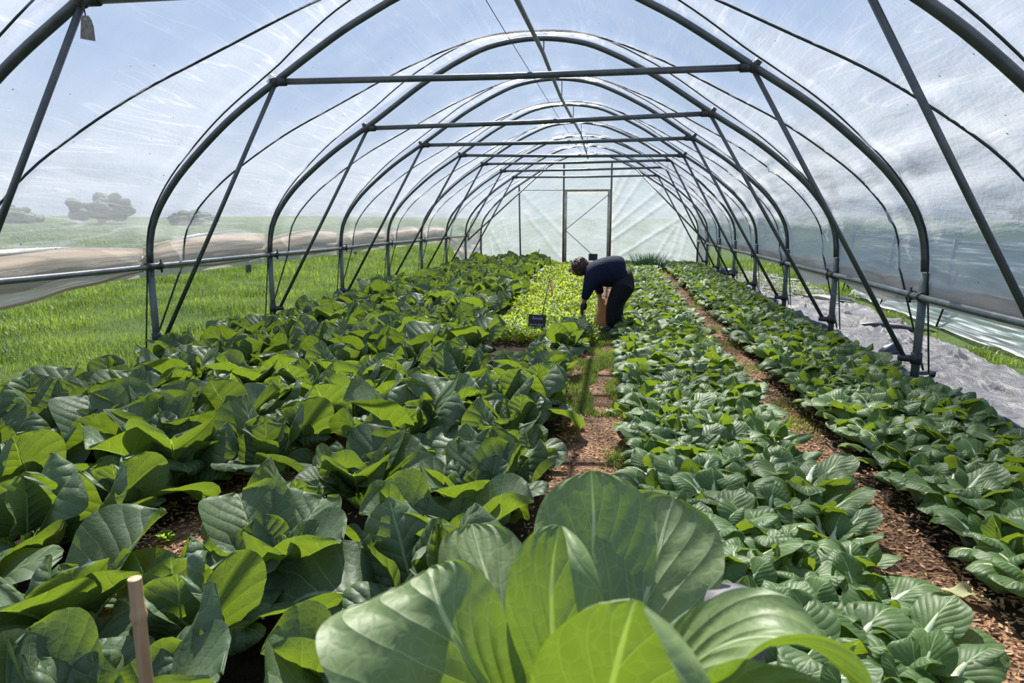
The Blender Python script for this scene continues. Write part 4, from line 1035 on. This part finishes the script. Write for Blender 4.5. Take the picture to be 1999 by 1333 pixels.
# bamboo cane
root = empty('bamboo_cane', (-.745, .90, 0)); tag(root, 'cut bamboo cane standing in the left foreground', 'cane')
mb = MB(); ps = []; rs = []
for z, r_ in [(-.03, .0108), (.28, .0108), (.292, .0128), (.305, .0108), (.515, .0108), (.715, .0104), (.722, .0122), (.729, .0135), (.736, .0120), (.745, .0104), (.792, .0103)]:
    ps.append((.006*(z-.8)*-1.5, 0, z)); rs.append(r_)
mb.tube(ps, rs, 20, caps=False)
x_, z_ = ps[-1][0], .792
mb.tube([(x_, 0, z_), (x_, 0, z_+.0006), (x_, 0, z_), (x_, 0, z_-.03)], [.0103, .0085, .0066, .006], 20, caps=False)
mb.build('cane', M['bamboo'], root); o = MB().tube([(x_, 0, z_-.03), (x_, 0, z_-.031)], .0066, 14).build('pith', M['wood'], root)
# weathered post behind the front plant
o = MB().tube([(0, 0, -.03), (0, 0, .5), (0, 0, .752), (0, 0, .768), (0, 0, .773)], [.052, .050, .049, .043, .02], 18).build('round_post', M['stone']); o.location = (.196, 1.03, 0); tag(o, 'blurred rounded grey post top just behind the closest leaves', 'post')
# hanging tag at top left
root = empty('hanging_tag', (-2.79, 3.43, 2.2)); tag(root, 'weathered grey tag hanging by a wire from the top left tunnel joint', 'tag')
out = [(-.033, 0), (.062-.033+.026, -.012), (.050, .075), (.040, .105), (.022, .125), (-.006, .128), (-.020, .115), (-.026, .07)]
out = [(-.034, .012), (.050, -.004), (.048, .07), (.040, .10), (.026, .122), (-.004, .126), (-.018, .113), (-.025, .07)]
n = len(out); vs = [(x, -.002, z+.085) for x, z in out]+[(x, .002, z+.085) for x, z in out]
mb = MB(); mb.add(vs, [tuple(range(n)), tuple(reversed(range(n, 2*n)))]+[(i, (i+1) % n, n+(i+1) % n, n+i) for i in range(n)]); mb.build('plate', M['tagm'], root, smooth=False)
MB().tube([(.010, 0, .195), (.002, .0, .235), (-.02, .02, .28)], .0022, 5).tube([(.010, 0, .195), (.006, .0, .25), (.0, .02, .29)], .0022, 5).build('wire', M['cord'], root)
MB().tube([(.008, -.0035, .190), (.008, .0035, .190)], .006, 10).build('eyelet', M['chalk'], root)

# ------------------------------------------------------------------ closest plant: broad pale leaves rising on a stem
def bez(P, t):
    a, b, c, d = [np.array(q, float) for q in P]; return (1-t)**3*a+3*(1-t)**2*t*b+3*(1-t)*t*t*c+t**3*d
def front_leaf(root, pts, wid, side, fold, roll, wave, seed, shape=.5, base=.18, p=3.0, wr=1.0, rr=None):
    """leaf along a cubic curve; side = vector across the blade"""
    r = random.Random(seed); ns, ntv = 36, 24; P = np.zeros((ns+1, ntv+1, 3)); s = np.linspace(0, 1, ns+1); ph = [r.uniform(0, 6) for _ in range(4)]
    start = .22
    for i, v in enumerate(s):
        tt_ = start+(1-start)*v; c = bez(pts, tt_); T = bez(pts, min(1, tt_+.02))-bez(pts, tt_-.02); T /= np.linalg.norm(T)
        Sd = np.array(side, float); Sd -= T*Sd.dot(T); Sd /= np.linalg.norm(Sd); N_ = np.cross(T, Sd)
        w = wid*(base*(1-v)**2+(v**shape)*(max(0, 1-v**p))**.5*1.1)
        if i == 0: w = .008
        if i == ns: w = wid*.10
        for sg in (-1, 1):
            lat = up = 0; half = ntv//2; ww = w*(wr if sg > 0 else 1)
            for k in range(half+1):
                q = k/half
                if k: a = fold+(rr if (rr is not None and sg > 0) else roll)*q**2*(.5+.6*v)*(1+.3*math.sin(ph[2]+sg)); lat += math.cos(a)*ww/half; up += math.sin(a)*ww/half
                wv = wave*q**2*(math.sin(7*v+ph[0]+sg)*.7+math.sin(13*v+ph[1]-sg)*.4); pk = .0022*math.cos(2*PI*5*(v-.5*q))*min(1, 3*q)*(1-.5*q)
                P[i, ntv//2+sg*k] = c+Sd*(lat*sg)+N_*(up+wv-pk)-T*(w*.10*q*q)
    uu, vv = np.meshgrid(np.linspace(0, 1, ntv+1), s); mb = MB(); mb.grid(P, np.stack([uu, vv], -1)); lf = mb.build('leaf', M['big'], root)
    mid = []; rad = []
    for t in np.linspace(0, .55, 18):
        c = bez(pts, t); mid.append(tuple(c-np.array([0, 0, .0015]))); rad.append(.0078*(1-t/.56)+.0008)
    MB().tube(mid, rad, 8).build('midrib', M['stalk_green'], lf); return lf
def front_plant():
    bx, by, bz = -.01, .82, .56
    root = empty('leafy_front_plant', (bx, by, 0)); tag(root, 'big pale green leafy plant closest to the camera at the bottom centre', 'leafy plant')
    g = lambda L_: [tuple(np.array(q)-np.array([bx, by, 0])) for q in L_]
    MB().tube([(0, 0, -.02), (.012, .01, .25), (0, 0, .50), (0, 0, .60)], [.022, .02, .019, .016], 12).build('stem', M['stalk_green'], root)
    B = (bx, by, bz)
    # left big leaf, its face to the camera, reaching out to the lower left
    front_leaf(root, g([(-.05, .84, .58), (-.175, .70, .84), (-.21, .74, .90), (-.232, .80, .905)]), 0.168, (.50, .62, .42), -.05, -.30, .008, 1, shape=.36, p=5, wr=.45)
    # second leaf behind it, leaning back
    front_leaf(root, g([B, (-.143, .93, .69), (-.20, 1.02, .76), (-.245, 1.12, .818)]), .088, (.9, .30, .06), -.05, -.5, .014, 2, shape=.38, p=5)
    # back upright leaf
    front_leaf(root, g([B, (-.03, .98, .70), (-.022, 1.07, .83), (-.036, 1.12, .93)]), .112, (1, .0, .04), .12, .2, .010, 3, shape=.34, p=6)
    # folded leaf with the lit underside, its right margin rolled over
    front_leaf(root, g([B, (-.075, .79, .76), (-.085, .79, .88), (-.066, .83, .962)]), .070, (.95, -.05, -.16), -.05, -.2, .004, 4, shape=.42, wr=2.5, rr=-3.6)
    # right back leaf leaning away
    front_leaf(root, g([B, (.045, .98, .74), (.075, 1.07, .805), (.108, 1.17, .868)]), .118, (.9, .05, -.20), -.05, -.45, .010, 5, shape=.36, p=5)
    # front centre leaf: underside towards the camera, tip curling over
    front_leaf(root, g([(bx, .80, .56), (-.010, .68, .74), (.0, .60, .93), (.025, .60, 1.0)]), .092, (1, .10, .0), -.05, -.35, .004, 6, shape=.34, p=5, wr=1.9, rr=-3.4)
    # right front leaf
    front_leaf(root, g([B, (.07, .78, .82), (.16, .74, .96), (.262, .66, .885)]), .080, (.35, -.85, .25), -.05, -.55, .008, 7, shape=.40)
    front_leaf(root, g([B, (.10, .76, .74), (.165, .70, .84), (.225, .66, .885)]), .085, (1, .05, -.25), -.05, .3, .006, 12, shape=.38, p=5)
    # small right leaf low behind and a little heart leaf
    front_leaf(root, g([B, (.06, .88, .62), (.12, .92, .74), (.19, .92, .77)]), .055, (.5, .3, -.7), -.1, -.4, .004, 8)
    front_leaf(root, g([B, (-.03, .82, .62), (-.055, .80, .70), (-.05, .77, .76)]), .022, (.8, .1, .2), .3, .2, .002, 9)
    front_leaf(root, g([B, (-.10, .70, .60), (-.22, .60, .70), (-.30, .52, .62)]), .08, (.5, .7, .1), -.1, -.4, .004, 10)
    front_leaf(root, g([B, (.10, .70, .60), (.2, .62, .72), (.30, .56, .66)]), .08, (.4, -.7, .1), -.1, -.4, .004, 11)
front_plant()
